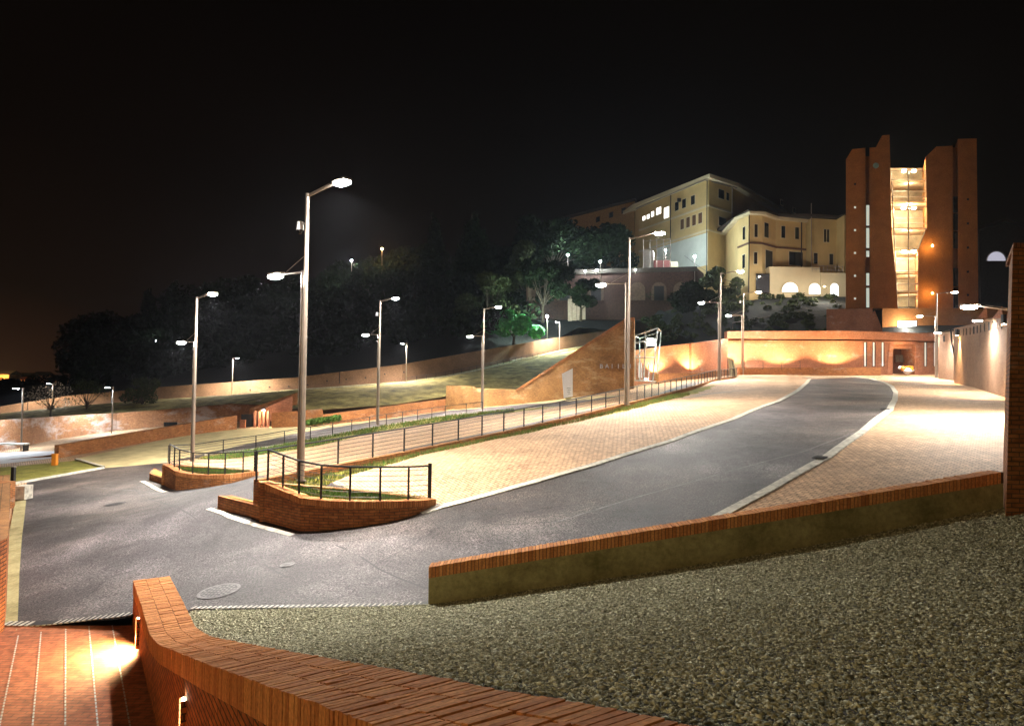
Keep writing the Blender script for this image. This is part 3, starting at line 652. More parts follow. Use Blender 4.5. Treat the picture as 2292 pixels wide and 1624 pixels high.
# wall A with rail, grass slope on the paving side
t = thing('low_wall', 'long low brick wall carrying the wire railing beside the paving', 'wall', plA_poly[0])
mb = MB(); D = [(p.x, p.y, g1(p.x, p.y) - .35, p.z) for p in linterp([tuple(p) for p in plA_poly], 1.0)]; mb.wall(D, .26, cap_mi=1); mb.build('brick_wall', [mat_brick, mat_coping], t)
GA = hits([(965,1128),(940,1115),(900,1098),(960,1052),(1100,1000),(1250,957),(1403,920),(1500,893),(1610,862),(1655,850),(1690,843)])
def slope_mesh():
    A = dense3([p for p in plA_poly], 1.0); n = len(A); B = []
    outer = [Vector((float(p[0]), float(p[1]))) for p in GA[2:]]
    for p in A:
        best = min((Vector((o.x, o.y)) for k in range(len(outer)-1) for o in [outer[k].lerp(outer[k+1], s_/6) for s_ in range(7)]), key=lambda o: (o - Vector(p[:2])).length)
        wdt = min(1.25, max(.6, (best - Vector(p[:2])).length)); B.append(wdt * (.32 if len(B) < 9 else min(1, .32 + .06 * (len(B) - 9))))
    op = offs(A, 1.0); res = []
    for i, p in enumerate(A):
        dx, dy = op[i][0] - p[0], op[i][1] - p[1]; w_ = B[i] + .12 * math.sin(i * 1.7)
        res.append((p[0] + dx * w_, p[1] + dy * w_, g1(p[0] + dx * w_, p[1] + dy * w_) - .02))
    AA = [(p[0], p[1], p[2] - .22) for p in A]; return AA, res
sa, sb_ = slope_mesh(); ruled('grass_slope', sb_, sa, 5, mat_lawn, sag=.03)
# grass blades on the slope
def strip_blades(A, B, n, h, wd):
    i = rng.integers(0, len(A) - 1, n); t_ = rng.random(n); s_ = rng.random(n); A_ = np.array(A); B_ = np.array(B)
    a = A_[i] * (1 - t_)[:, None] + A_[i+1] * t_[:, None]; b = B_[i] * (1 - t_)[:, None] + B_[i+1] * t_[:, None]; p = a * (1 - s_)[:, None] + b * s_[:, None]
    an = rng.uniform(0, 2*PI, n); hh = h * rng.uniform(.3, 1.3, n) * (.5 + .8 * (np.sin(p[:, 0] * 1.3) * np.sin(p[:, 1] * .9) > -.2)); w_ = wd
    V = np.empty((n, 3, 3)); o = np.stack([np.cos(an) * w_, np.sin(an) * w_, 0 * an], 1); V[:, 0] = p - o; V[:, 1] = p + o; V[:, 2] = p + np.stack([rng.normal(0, .3, n) * hh, rng.normal(0, .3, n) * hh, hh], 1)
    return V.reshape(-1, 3), np.arange(3 * n).reshape(-1, 3)
bl = strip_blades(sa[:34], sb_[:34], 14000, .12, .014); tag(raw_mesh('grass', bl[0], bl[1], [mat_grass, mat_grassb], (rng.random(len(bl[1])) < .6).astype(int)), 'patchy dry grass along the foot of the long low wall', 'grass', kind='stuff')
gb = hits([(440,1027),(589,1004),(720,980),(850,955),(1000,931),(1150,916)]); gb2 = hits([(500,1028),(589,1017),(720,996),(850,965),(1000,941),(1150,922)])
bl = strip_blades([tuple(p) for p in gb], [tuple(p) for p in gb2], 9000, .14, .03); tag(raw_mesh('grass', bl[0], bl[1], [mat_grass, mat_grassb], (rng.random(len(bl[1])) < .3).astype(int)), 'bright green grass verge below the far wire railing', 'grass', kind='stuff')

# walls left and centre
def simple_wall(name, label, pts, th, mats, z0=None, cap=None, part='brick_face'):
    q = [P(*p[:3]) for p in pts]; t = thing(name, label, 'wall', q[0] * [1, 1, 1] if False else (q[0][0], q[0][1], q[0][2]))
    D = []
    for i, p in enumerate(pts):
        zb = g1(q[i][0], q[i][1]) - .3 if p[3] is None else P(p[0], p[3], p[2])[2]
        D.append((float(q[i][0]), float(q[i][1]), float(zb), float(q[i][2])))
    m_ = MB(); m_.wall(D, th); m_.build(part, mats, t)
    if cap:
        m_ = MB(); m_.wall([(a, b + (-.03), z1 + .002, z1 + .08) for a, b, z0_, z1 in D], th + .06); m_.build('coping', cap, t)
    return t
simple_wall('long_brick_wall', 'long washed out brick wall behind the two small left posts', [(-120,952,47,None),(0,940,48.5,None),(130,931.5,58,None),(262,924,65,None),(419,912,68,None),(519,903,67.5,None),(581,895,66.5,None)], .4, mat_brick_wash)
simple_wall('brick_wall', 'low brick wall sloping up above the sand path', [(132,996,42,None),(260,974,46,None),(400,951,51,None),(531,929,56,None)], .35, mat_brick)
simple_wall('garden_wall', 'very low brick wall edging the pale path at far left', [(-60,1038,41.5,None),(0,1030,42.2,None),(60,1024,42.6,None),(131,1016,42.9,None)], .3, mat_brick)
simple_wall('middle_wall', 'low brick wall below the grass bank beside the sand path', [(608,924,57.5,None),(722,915,58,None),(724,928,58.2,None),(870,909,62,None),(998,893,66.5,None)], .35, mat_brick)
simple_wall('upper_retaining_wall', 'long plain retaining wall along the top walkway', [(a, b, c, d) for (a, b, c), d in zip(WT, [975,955,932,912,890,868,830,800,785])], .4, mat_retain)

# sunken entrance with slanted brick walls (left of centre)
t = thing('sunken_entrance', 'slanted brick entrance with narrow pillars between the low walls', 'entrance', hit(580, 955))
def px_slab(U0, V0b, U1, V1b, V0t, V1t, Y0, Y1, th, mb_):
    a, b = P(U0, V0t, Y0), P(U1, V1t, Y1); mb_.wall([(a[0], a[1], P(U0, V0b, Y0)[2], a[2]), (b[0], b[1], P(U1, V1b, Y1)[2], b[2])], th)
mb = MB(); px_slab(566, 957, 655, 925, 924, 885, 59.5, 61, .35, mb); mb.build('slanted_wall', mat_brick_pale, t)
mb = MB(); px_slab(558, 927, 665, 905, 914, 878, 62, 62.5, .3, mb); mb.build('rear_wall', mat_brick, t)
for i, U in enumerate((571, 581, 591, 600)):
    mb = MB(); p = P(U, 957, 58.9); mb.box((p[0], p[1], p[2] - .3), (.16, .3, 1.75), base=True); mb.build('pillar', mat_brick_pale, t)
mb = MB(); a = P(540, 930, 58.5); mb.box((a[0] + .3, a[1] + .5, a[2] - 1.3), (.9, .3, 1.4), base=True); mb.build('doorway', mat_black, t)
mb = MB(); a = P(538, 956, 57.9); mb.box((a[0]+.2, a[1], a[2] - .2), (.5, .12, .85), base=True); mb.build('door_panel', mat_brick_pale, t)

# triangular gallery wall
TR = [(999,863,67,None),(1060,864,66,None),(1061,868.5,66,None),(1155,872,64.8,None),(1402,712,62,None),(1420,711,61.8,None)]
t = simple_wall('gallery_wall', 'tall triangular brick wall with white letters and a sloping top', TR, .5, mat_gallery, part='brick_face')
mb = MB(); D = [P(*p[:3]) for p in TR[3:]]
for i in range(len(D)-1): 
    a, b = D[i], D[i+1]; mb.hexa([(a[0],a[1]-.06,a[2]-.25),(b[0],b[1]-.06,b[2]-.25),(b[0],b[1]+.56,b[2]-.25),(a[0],a[1]+.56,a[2]-.25),(a[0],a[1]-.06,a[2]+.03),(b[0],b[1]-.06,b[2]+.03),(b[0],b[1]+.56,b[2]+.03),(a[0],a[1]+.56,a[2]+.03)])
mb.build('sloping_cap', mat_brick, t)
# letters (six raised white blocks; the word cannot be read in the photo beyond its shapes)
ts = t; mat_letter = plain('letter_metal', (.42,.40,.42), .5, var=.05)
for i, (U, ch) in enumerate(((1346,'B'),(1358.5,'A'),(1370,'I'),(1384,'I'),(1396,'L'),(1411,'I'))):
    cu = bpy.data.curves.new('letter', 'FONT'); cu.body = ch; cu.size = .56; cu.extrude = .05; cu.resolution_u = 2; cu.align_x = 'CENTER'; cu.bevel_depth = .008
    o = bpy.data.objects.new('tmp', cu); COL.objects.link(o); dg = bpy.context.evaluated_depsgraph_get(); me = bpy.data.meshes.new_from_object(o.evaluated_get(dg)); bpy.data.objects.remove(o)
    me.materials.clear(); me.materials.append(mat_letter); l = bpy.data.objects.new('letter', me); COL.objects.link(l); p = P(U, 824, 61.85 + (1402-U)*.0113)
    l.parent = ts; l.location = Vector(p.tolist()) - ts.location; l.rotation_euler = (PI/2, 0, -.26)
mat_panel = plain('white_panel', (.92,.9,.96), .5, var=.03)
t = thing('totem_sign', 'leaning white panel sign in front of the triangular brick wall', 'sign', hit(1270, 893))
Yt = hit(1270, 893)[1] - .3; a, b, c, d = P(1262,891,Yt), P(1282,887,Yt), P(1282,824,Yt), P(1258,836,Yt)
mb = MB(); o_ = np.array([0, .12, 0]); mb.hexa([a, b, b+o_, a+o_, d, c, c+o_, d+o_]); mb.build('panel', mat_panel, t)
mb = MB()
for k_ in range(4): q = P(1268+ (k_%2), 868 + k_*4.2, Yt) ; mb.box((q[0]+.2, q[1]-.012, q[2]), (.35-.05*k_, .01, .05))
mb.build('printed_text', plain('grey_print', (.35,.36,.42), .6), t)
mb = MB(); q = P(1272, 891, Yt); mb.box((q[0], q[1]+.06, q[2]-.35), (.5, .3, .4), base=True); mb.build('base', mat_conc, t)

# glass entrance
Yg = 63.5; t = thing('glass_entrance', 'tall glass lobby with a leaning glazed roof beside the triangular wall', 'entrance', P(1445, 852, Yg))
fr = MB(); gl_ = MB()
def bar(a, b, r=.06): fr.tube(a, b, r, n=6)
pts = {k_: P(*v) for k_, v in dict(bl=(1421,851,Yg), tl=(1421,751,Yg), tr=(1472,734,Yg), br=(1461,853,Yg), ml=(1421,800,Yg), mr=(1465,800,Yg), cb=(1441,852,Yg), ct=(1445,742,Yg), l2=(1421,768,Yg), r2=(1468,757,Yg)).items()}
for a, b in (('bl','tl'),('tl','tr'),('tr','br'),('bl','br'),('ml','mr'),('cb','ct'),('l2','r2'),('ml','r2')): bar(pts[a], pts[b], .07 if a != 'ml' or b == 'mr' else .05)
bk = np.array([1.2, 4.0, 0]); 
for a in ('tl','tr','br','bl'): bar(pts[a], pts[a] + bk, .06)
for a, b in (('tl','tr'),('tr','br'),('bl','tl')): bar(pts[a]+bk, pts[b]+bk, .06)
fr.build('steel_frame', plain('pale_steel', (.45,.48,.48), .35, .5), t)
gl_.face([pts['bl'], pts['br'], pts['tr'], pts['tl']]); gl_.face([pts['tl'], pts['tr'], pts['tr']+bk, pts['tl']+bk]); gl_.face([pts['br'], pts['br']+bk, pts['tr']+bk, pts['tr']]); gl_.build('glazing', mat_glass, t)
for U in (1430, 1436, 1452): mb = MB(); mb.tube(P(U,845,Yg-.15), P(U,812,Yg-.15), .05, n=6); mb.build('door_handle', mat_white, t)
mb = MB(); q = P(1458, 765, Yg+2); mb.box(q, (.8, .8, .7)); mb.build('ceiling_lamp', emit('lobby_lamp', (.95,1,.85), .4), t)
l_ = P(1450, 775, Yg+1.5) - np.array(t.location); point(t, l_, 260, 'green', .3)

# uplit brick walls
def wseg(m_, pts, th):
    D = []
    for (U, V, Y, Vb) in pts: q = P(U, V, Y); D.append((q[0], q[1], P(U, Vb, Y)[2], q[2]))
    m_.wall(D, th)
t = thing('curved_boundary_wall', 'red brick boundary wall lit from below beside the glass lobby', 'wall', P(1540, 845, 72))
mb = MB(); wseg(mb, [(1420,784,68,870),(1475,776,71,865),(1543,768.5,74,860)], .4); mb.build('brick_face', mat_brick_pale, t)
mb = MB(); wseg(mb, [(1548.5,768,74.2,860),(1590,763,77,858),(1629,758,80,855)], .4); mb.build('brick_face', mat_brick_pale, t)
mb = MB(); wseg(mb, [(1543,767,74.6,860),(1548.5,767,74.7,860)], .3); mb.build('expansion_joint', mat_black, t)
t = thing('bench_wall', 'low brick parapet in front of the lit curved wall', 'wall', P(1500, 850, 68)); mb = MB(); wseg(mb, [(1474,836,66.5,872),(1550,834,70,868),(1606,829,73,865),(1640,826,76,862)], .4); mb.build('brick_face', mat_brick, t)
Ym = 83.0
t = thing('main_brick_wall', 'long straight uplit brick wall with a projecting top band and garage opening', 'wall', P(1800, 850, Ym))
mb = MB()
wseg(mb, [(1628,761,Ym,860),(1998,763,Ym,855)], .5); wseg(mb, [(2048,765,Ym,855),(2150,767,Ym,860)], .5); wseg(mb, [(1998,763,Ym,771),(2048,763.5,Ym,771)], .5)
mb.build('brick_face', mat_brick_pale, t)
mb = MB(); wseg(mb, [(1628,741,Ym-.5,757),(1900,740,Ym-.5,758),(2150,748,Ym-.5,764)], 1.2); mb.build('top_band', mat_brick_pale, t)
for U in (1936.8,1956,1976,2071.6,2093):
    mb = MB(); a, b = P(U-3.2,765,Ym-.03), P(U+3.2,820,Ym-.03); mb.box(((a[0]+b[0])/2, a[1], (a[2]+b[2])/2), (b[0]-a[0], .06, a[2]-b[2])); f_ = mb.build('slit_window', mat_black, t)
    mb = MB(); mb.box(((a[0]+b[0])/2 - .05, a[1]-.04, (a[2]+b[2])/2), ((b[0]-a[0])*.55, .03, a[2]-b[2]-.1)); mb.build('pane', emit('slit_glow', (.8,.85,.6), .025), f_)
# garage recess
mb = MB(); a, b = P(1993,839,Ym-.05), P(2057,839,Ym-.05); a2, b2 = P(2000,770,Ym-.05), P(2047,770,Ym-.05)
for s_, (p, q) in enumerate(((a, a2), (b, b2))):
    dx = -1 if s_ == 0 else 1
    mb.hexa([(p[0]+min(0,dx)*.5-.0, p[1]-.05, p[2]-.5),(p[0]+max(0,dx)*.5, p[1]-.05, p[2]-.5),(p[0]+max(0,dx)*.5, p[1]+3, p[2]-.5),(p[0]+min(0,dx)*.5, p[1]+3, p[2]-.5),(q[0]+min(0,dx)*.5, q[1]-.05, q[2]),(q[0]+max(0,dx)*.5, q[1]-.05, q[2]),(q[0]+max(0,dx)*.5, q[1]+3, q[2]),(q[0]+min(0,dx)*.5, q[1]+3, q[2])])
mb.build('garage_jamb', mat_brick_pale, t)
mb = MB(); mb.face([(a[0]-1,a[1]+3,a[2]-.5),(b[0]+1,b[1]+3,b[2]-.5),(b[0]+1,b[1]+3,b2[2]+.3),(a[0]-1,a[1]+3,a2[2]+.3)]); mb.build('garage_door', plain('dark_door', (.10,.035,.02), .6), t)
mb = MB(); q = P(2023,774,Ym); mb.box((q[0], q[1]+1.2, q[2]-.05), (2.6, 1.4, .5)); mb.build('lintel', mat_brick_pale, t)
point(t, P(2023,781,Ym-.9) - np.array(t.location), 45, 'amber', .1)
for U in (2008,2017,2026,2035,2042): mb = MB(); q = P(U, 800 + (U%3)*2, Ym+2.6); mb.box(q, (.38, .1, .9)); mb.build('door_glazing', plain('dim_glass', (.12,.10,.08), .3), t)
t = thing('bench_wall', 'low brick parapet in front of the straight uplit wall', 'wall', P(1700, 845, 79)); mb = MB(); wseg(mb, [(1655,822,78.5,858),(1850,822.5,79.5,856),(1971,822,80.5,855)], .5); mb.build('brick_face', mat_brick, t)
# ground uplights behind the parapets
def uplight(U, Y, V, power, label, tilt=(0,.15,1), size=145):
    p = P(U, V, Y); t = thing('ground_uplight', label, 'uplight', p, group='warm uplights at the foot of the brick walls')
    mb = MB(); mb.tube((p[0],p[1],p[2]-.12), p, .12, n=10); mb.build('housing', mat_dark, t); mb = MB(); mb.tube(p, (p[0],p[1],p[2]+.015), .09, n=10); mb.build('lens', mat_warm, t)
    spot(t, (0, 0, .05), power, size, .35, 'amber', tilt, .05)
UPW = 900
uplight(1478, 69.6, 838, UPW, 'uplight glowing by the glass lobby at the left end of the boundary wall', (-.03,.15,1))
uplight(1561, 73.0, 834, UPW, 'uplight just right of the dark joint in the boundary wall', (.05,.16,1))
uplight(1655, 80.9, 824, UPW*.8, 'uplight at the left end of the straight wall behind the lamp post', (0,.14,1))
uplight(1758, 80.9, 824, UPW, 'uplight in the middle of the straight uplit wall', (0,.14,1))
uplight(1883, 80.9, 824, UPW, 'uplight left of the three slit windows', (0,.14,1))

# right-hand wall
RW = [(2100,745,71,853),(2134,741,67,857)]
t = thing('side_wall', 'pale brick wall on the right with vertical notches and wall lamps', 'wall', P(2140, 857, 60))
mb = MB(); wseg(mb, [(2100,745,71,856),(2134,741,66,862)], .4); wseg(mb, [(2135,735,60,868),(2180,724,52,878),(2218,711,45,894),(2254,709,40,905),(2330,695,33,925)], .5); mb.build('brick_face', mat_side, t)
i = 0
for U, Yv, Vt in [(2149,57.5,737),(2158,55.9,735),(2165,54.7,734),(2173,53.3,733),(2181,51.9,731),(2189,50.4,729),(2197,48.9,727),(2206,47.3,725),(2215,45.6,722),(2224,44.3,720),(2234,43,719),(2244,41.5,718)]:
    mb = MB(); q = P(U, Vt+8, Yv); mb.box((q[0]-.02, q[1]-.02, q[2]), (.14, .16, .55), rz=-.6); mb.build('notch', mat_black, t)
for U, Vt in ((2113,750),(2122,750),(2127,750)): mb = MB(); q = P(U, Vt+8, 68.6); mb.box((q[0], q[1], q[2]), (.14,.2,.6), rz=-.6); mb.build('notch', mat_black, t)
for U, Y_, w0 in ((2188,47,1.6),(2222,43,2.2),(2250,40,2.2)):     # orange fins above the wall
    a = P(U, 711, Y_); mb = MB(); b = P(U+22, 711, Y_-1.5); c = P(U+21, 684, Y_-1.5)
    mb.hexa([a, b, b+[.2,.3,0], a+[.2,.3,0], a+[0,0,.02], c, c+[.2,.3,0], a+[.2,.3,.02]]); mb.build('fin', mat_brick_orange, t)
mb = MB(); mb.path([P(2128,738,63), P(2131,770,62.5), P(2137,800,61), P(2141,806,59.3)], .07); mb.build('downpipe', mat_dark, t)
def wall_lamp(p, arm, label, power, dirn=(0,0,-1), big=1.0, arm_end=None):
    t = thing('wall_lamp', label, 'wall lamp', p); a = Vector((0, 0, 0)); t['_local'] = 1
    mb = MB(); mb.box((0, 0, 0), (.6*big, .28*big, .07*big)); mb.build('luminaire', mat_dark, t)
    mb = MB(); mb.box((0, 0, -.045*big), (.5*big, .22*big, .02)); mb.build('lens', mat_lens, t)
    mb = MB(); mb.tube((.25*big, 0, .02), arm, .035, n=6); mb.tube((.3*big, 0, .02), (arm[0], arm[1], arm[2]+.35), .012, n=5); mb.build('arm', mat_metal, t)
    spot(t, (0, 0, -.08), power, 160, .6, 'led', dirn); return t
wall_lamp(P(2188,716,44.5), (2.2,-.6,.05), 'wall lamp on the right wall below the larger lamp', 800)
wall_lamp(P(2098,744,66), (1.7,-.2,.05), 'small wall lamp at the far corner of the right wall', 800)
def washer(p, label, power):
    t = thing('wall_washer', label, 'wall light', p); t['_local'] = 1
    mb = MB(); mb.box((0, 0, 0), (.2, .2, .55)); mb.build('housing', mat_dark, t); mb = MB(); mb.box((0, 0, -.29), (.14, .14, .02)); mb.build('lens', mat_warm, t)
    spot(t, (-.25, -.25, -.35), power, 75, .6, 'amber', (.12, .12, -1), .05)
washer(P(2145,744,58.0) + np.array([-.35,-.35,0]), 'dark box light washing the left part of the right wall', 900)
washer(P(2253,716,39.6) + np.array([-.45,-.4,0]), 'box light washing the right wall next to the dark pier', 900)
t = thing('brick_pier', 'dark brick pier at the right edge of the picture', 'pier', (8.6, 11.4, -2.6)); xa = P(2257,800,11.15)[0]
mb = MB(); xb = xa - .05; xt = xa + .12; q = [(11.2,0),(11.2,2.2),(12.9,3.4),(12.9,None)]; lo = [(xb,11.2,-3.2),(xb+2.2,11.2,-3.2),(xb+3.4,12.9,-3.2),(xb*12.8/11.2,12.9,-3.2)]; hi = [(xt,11.2,2.3),(xt+2,11.2,2.3),(xt+3.2,12.9,2.3),(xt*12.8/11.2,12.9,2.3)]; mb.hexa(lo + hi); mb.build('brick_shaft', mat_brick, t)
mb = MB(); mb.prism([(xt-.03,11.15),(xt+2.3,11.15),(xt+3.5,12.95),(xt*12.8/11.2-.03,12.95)], 2.303, 2.38); mb.build('cap', mat_soldier, t)
tr_ = P(2031, 832, 78); t = thing('rubbish_bags', 'heap of orange and white bags by the garage opening', 'bags', tr_)
def blob(c, r, seed, sq=(1,1,.8)):
    bm = bmesh.new(); bmesh.ops.create_icosphere(bm, subdivisions=2, radius=1); rs = random.Random(seed)
    ph = [rs.uniform(0, 6) for _ in range(6)]
    for v in bm.verts:
        k_ = 1 + .18*math.sin(3*v.co.x+ph[0])*math.sin(4*v.co.y+ph[1]) + .12*math.sin(6*v.co.z+ph[2]); v.co = Vector((c[0]+v.co.x*r*sq[0]*k_, c[1]+v.co.y*r*sq[1]*k_, c[2]+v.co.z*r*sq[2]*k_))
    m_ = MB(); 
    for f in bm.faces: m_.face([tuple(v.co) for v in f.verts])
    bm.free(); return m_
for j, (dx, dz, m_, r_) in enumerate(((0,0,mat_white,.45),(.3,.35,mat_orange,.42),(-.35,.3,mat_orange,.36),(.65,.1,mat_white,.3),(-.6,.35,mat_white,.25))): blob((tr_[0]+dx, tr_[1]+.1*j, tr_[2]+.1+dz), r_, j).build('bag', m_, t)

# left edge
t = thing('gate_wall', 'brick wall at the left edge beside the concrete gutter', 'wall', (-14, 19, -5.2))
mb = MB(); mb.wall([(float(q[0]), float(q[1]), float(q[2]) - .4, float(q[2]) + h_) for q, h_ in zip([hit(7,1440)+np.array([.25,-1.5,0]), hit(9,1420), hit(14,1369), hit(19,1240), hit(21,1112)], (1.9, 1.8, 1.6, 1.2, .95))], .38, cap_mi=1); mb.build('brick_face', [mat_brick_orange, mat_coping], t)
mb = MB(); q = P(10,1078,26.6); mb.box((q[0]-.1, q[1], q[2]-1.3), (.62,.62,1.3), base=True); mb.build('end_pillar', mat_brick, t)
t = thing('concrete_block', 'small pale concrete block at the end of the gutter', 'block', P(44,1110,28)); q = P(45,1112,28); mb = MB(); mb.box((q[0], q[1]+.2, q[2]-.1), (.42,.5,.55), base=True); mb.build('block', mat_conc_white, t)
t = thing('gate_post', 'short dark metal post beside the concrete block', 'post', P(29,1082,29)); q = P(29,1085,29); mb = MB(); mb.box((q[0], q[1], q[2]-.3), (.13,.13,1.05), base=True); mb.build('post', mat_dark, t); mb = MB(); mb.box((q[0], q[1], q[2]+.755), (.17,.17,.03), base=True); mb.build('cap', mat_metal, t)
p = hit(122.5,1041); t = thing('bollard', 'short orange bollard standing on the lawn', 'bollard', p); mb = MB(); mb.box((p[0],p[1],p[2]-.1),(.24,.24,.72),base=True); mb.build('body', mat_orange, t); mb = MB(); mb.box((p[0],p[1],p[2]+.622),(.27,.27,.04),base=True); mb.build('cap', mat_orange, t)
p = P(22, 1006, 47.5); t = thing('bench', 'pale slab bench against the washed out brick wall', 'bench', p); mb = MB(); mb.box((p[0],p[1],p[2]+.35),(2.4,.5,.1),base=True); mb.build('seat', mat_conc_white, t)
for dx in (-1.1,1.1): mb = MB(); mb.box((p[0]+dx,p[1],p[2]-.4),(.12,.45,.75),base=True); mb.build('leg', mat_dark, t)

# ---------------------------------------------------------------- niche lights in the ramp wall
def niche(Yw, z0, z1, label, power):
    i = [k_ for k_ in range(len(WL)-1) if WL[k_][1] >= Yw >= WL[k_+1][1]][0]; s_ = (WL[i][1]-Yw)/(WL[i][1]-WL[i+1][1]); x = WL[i][0] + (WL[i+1][0]-WL[i][0])*s_
    p = Vector((x, Yw, z0)) - Vector((nW.x, nW.y, 0)) * .02; t = thing('wall_light', label, 'wall light', p); t['_local'] = 1; an = math.atan2(dW.y, dW.x)
    for sgn in (-1, 1):
        m_ = MB(); m_.box((dW.x*.055*sgn, dW.y*.055*sgn, 0), (.02, .07, z1 - z0), rz=an, base=True); m_.build('frame', mat_brick_orange, t)
    m_ = MB(); m_.box((0, 0, 0), (.09, .02, z1 - z0), rz=an, base=True); m_.build('lens', emit('niche_lens', (1,.93,.72), 14), t)
    out = -Vector((nW.x, nW.y, 0))
    spot(t, out * .06 + Vector((0, 0, .45*(z1-z0))), power, 150, .5, 'amber', (out.x, out.y, -.75), .06)
niche(12.2, -4.80, -4.28, 'lit vertical niche light far down the ramp wall', 260)
niche(7.35, -4.3, -3.42, 'lit vertical niche light in the near part of the ramp wall', 160)

# ================================================================ STREET LAMPS
def double_lamp():
    t = thing('street_lamp', 'x', 'street lamp', (0, 0, 0), group='tall street lamps with two arms'); t['_local'] = 1
    m_ = MB(); m_.tube((.06,0,0), (.06,0,8.55), .085, .06, 12); m_.tube((.06,0,0), (.06,0,.02), .14, n=12); m_.build('pole', mat_metal, t, smooth=False)
    m_ = MB(); m_.tube((-.09,0,0), (-.09,0,6.25), .06, .055, 10); m_.build('short_pole', mat_metal, t)
    for z in (1.2, 3.2, 5.4): m_ = MB(); m_.box((-.01,0,z), (.2,.06,.08)); m_.build('clamp', mat_metal, t)
    for sgn, z0, z1, L in ((1, 8.45, 8.62, 1.75), (-1, 6.2, 6.25, 1.6)):
        m_ = MB(); m_.tube((0,0,z0), (sgn*(L-.35),0,z1), .032, n=6); m_.tube((0,0,z0+.5 if sgn<0 else z0+.05), (sgn*(L-.6),0,z1+.04), .010, n=5); m_.build('arm', mat_metal, t)
        m_ = MB(); x0 = sgn*(L-.4); x1 = sgn*(L+.25)
        q = [(x0,-.07),(x1,-.14),(x1,.14),(x0,.07)] if sgn > 0 else [(x1,-.14),(x0,-.07),(x0,.07),(x1,.14)]
        m_.hexa([(a,b,z1-.01) for a,b in q] + [(a,b,z1+.06) for a,b in q]); hd = m_.build('luminaire', mat_metal, t)
        m_ = MB(); m_.box((sgn*L,0,z1-.05), (.46,.24,.07)); m_.box((sgn*L,0,z1-.10), (.30,.16,.04)); m_.build('lens', mat_lens, hd)
        spot(t, (sgn*L, 0, z1-.14), 2000 if sgn > 0 else 1650, 150, .75, 'led')
    return t
def scam(t):
    m_ = MB(); m_.tube((0,0,7.65), (-.3,0,7.7), .025, n=6); m_.tube((-.3,0,7.75),(-.3,0,7.5), .09, .11, 10); o = m_.build('security_camera', mat_white, t)
    m_ = MB(); m_.tube((-.3,0,7.5),(-.3,0,7.38), .10, .04, 10); m_.build('dome', mat_glassd, o)
proto = double_lamp()
hA = math.atan2(.77, .64)
LAMPS = [   # (base U, V, top V, heading of row, Y override, label, camera)
 (672,1075,432,.877,20.3,'tallest nearest lamp post rising from the large planter',True),
 (430,1032,665,.86,34.5,'lamp post standing in the smaller far planter',False),
 (845,951,672,.92,None,'lamp post on the green verge left of the centre',True),
 (1079,916,690,.93,None,'lamp post in front of the lit green tree',False),
 (1403,906,530,.98,36.2,'tall lamp post in front of the triangular brick wall',False),
 (1610,851,610,1.15,None,'lamp post at the left end of the straight uplit wall',False),
 (1662,839,655,1.2,None,'smaller lamp post with a dome camera beside the wall parapet',True),
 (2096,845,655,1.3,None,'lamp post right of the tower by the far corner of the right wall',False)]
for i, (U, V, Vt, hd, Yo, lb, c_) in enumerate(LAMPS):
    o = proto if i == 0 else copy_tree(proto)
    p = hit(U, V) if Yo is None else P(U, V, Yo); s_ = (V - Vt) * p[1] / F / 8.55
    o.location = p.tolist(); o.rotation_euler = (0, 0, hd - PI/2); o.scale = (1, 1, s_); tag(o, lb)
    if i == 7:
        pass
for o in [x for x in scene.objects if x.name.startswith('street_lamp') and x.parent is None]:
    if 'camera' in o['label'] or 'tallest' in o['label'] or 'left of the centre' in o['label']: scam(o)
# one more of the row, its pole behind the pier
o = copy_tree(proto); q = P(2172,685,25); o.location = (q[0]+1.7, q[1], q[2]-8.6)
for c in o.children:
    if c.type == 'LIGHT': c.data = c.data.copy(); c.data.energy = 1350; c.data.spot_size = R(165)
if 1: pass
o.rotation_euler = (0,0,PI); tag(o, 'large bright lamp reaching out from behind the dark pier')

def small_lamp():
    t = thing('path_lamp', 'x', 'path lamp', (0,0,0), group='small path lamps on single posts'); t['_local'] = 1
    m_ = MB(); m_.tube((0,0,-.3), (0,0,4.5), .06, .05, 10); m_.build('pole', mat_metal, t)
    m_ = MB(); m_.box((-.35,0,4.47), (.75,.2,.06)); hd = m_.build('luminaire', mat_metal, t)
    m_ = MB(); m_.box((-.5,0,4.43), (.34,.14,.02)); m_.build('lens', mat_lens_s, hd)
    spot(t, (-.5,0,4.38), 1100, 155, .6, 'cool'); return t
sp_ = small_lamp()
for i, (U, V, Vt, Y, rz, lb) in enumerate([(47,1012,868,48,0,'path lamp at far left beside the slab bench'),(250,978,866,61,0,'path lamp against the washed out long wall'),
        (519,886,800,80,PI,'path lamp on the grass bank behind the second tall post'),(909,857,768,79,.1,'path lamp at the middle of the upper walkway'),(1252,787,720,106,.1,'path lamp near the top end of the upper walkway'),(117,913,858,75,0,'faint path lamp behind the blossoming tree')]):
    o = sp_ if i == 0 else copy_tree(sp_); p = P(U, V, Y); o.location = p.tolist(); o.rotation_euler = (0,0,rz); o.scale = (1,1,(V-Vt)*Y/F/4.5); tag(o, lb)
    for c in o.children:
        if c.type == 'LIGHT': c.data = c.data.copy(); c.data.energy = (700, 850, 3200, 3200, 2600, 1300)[i]; c.data.color = LCOL['cool' if i < 2 else 'led']
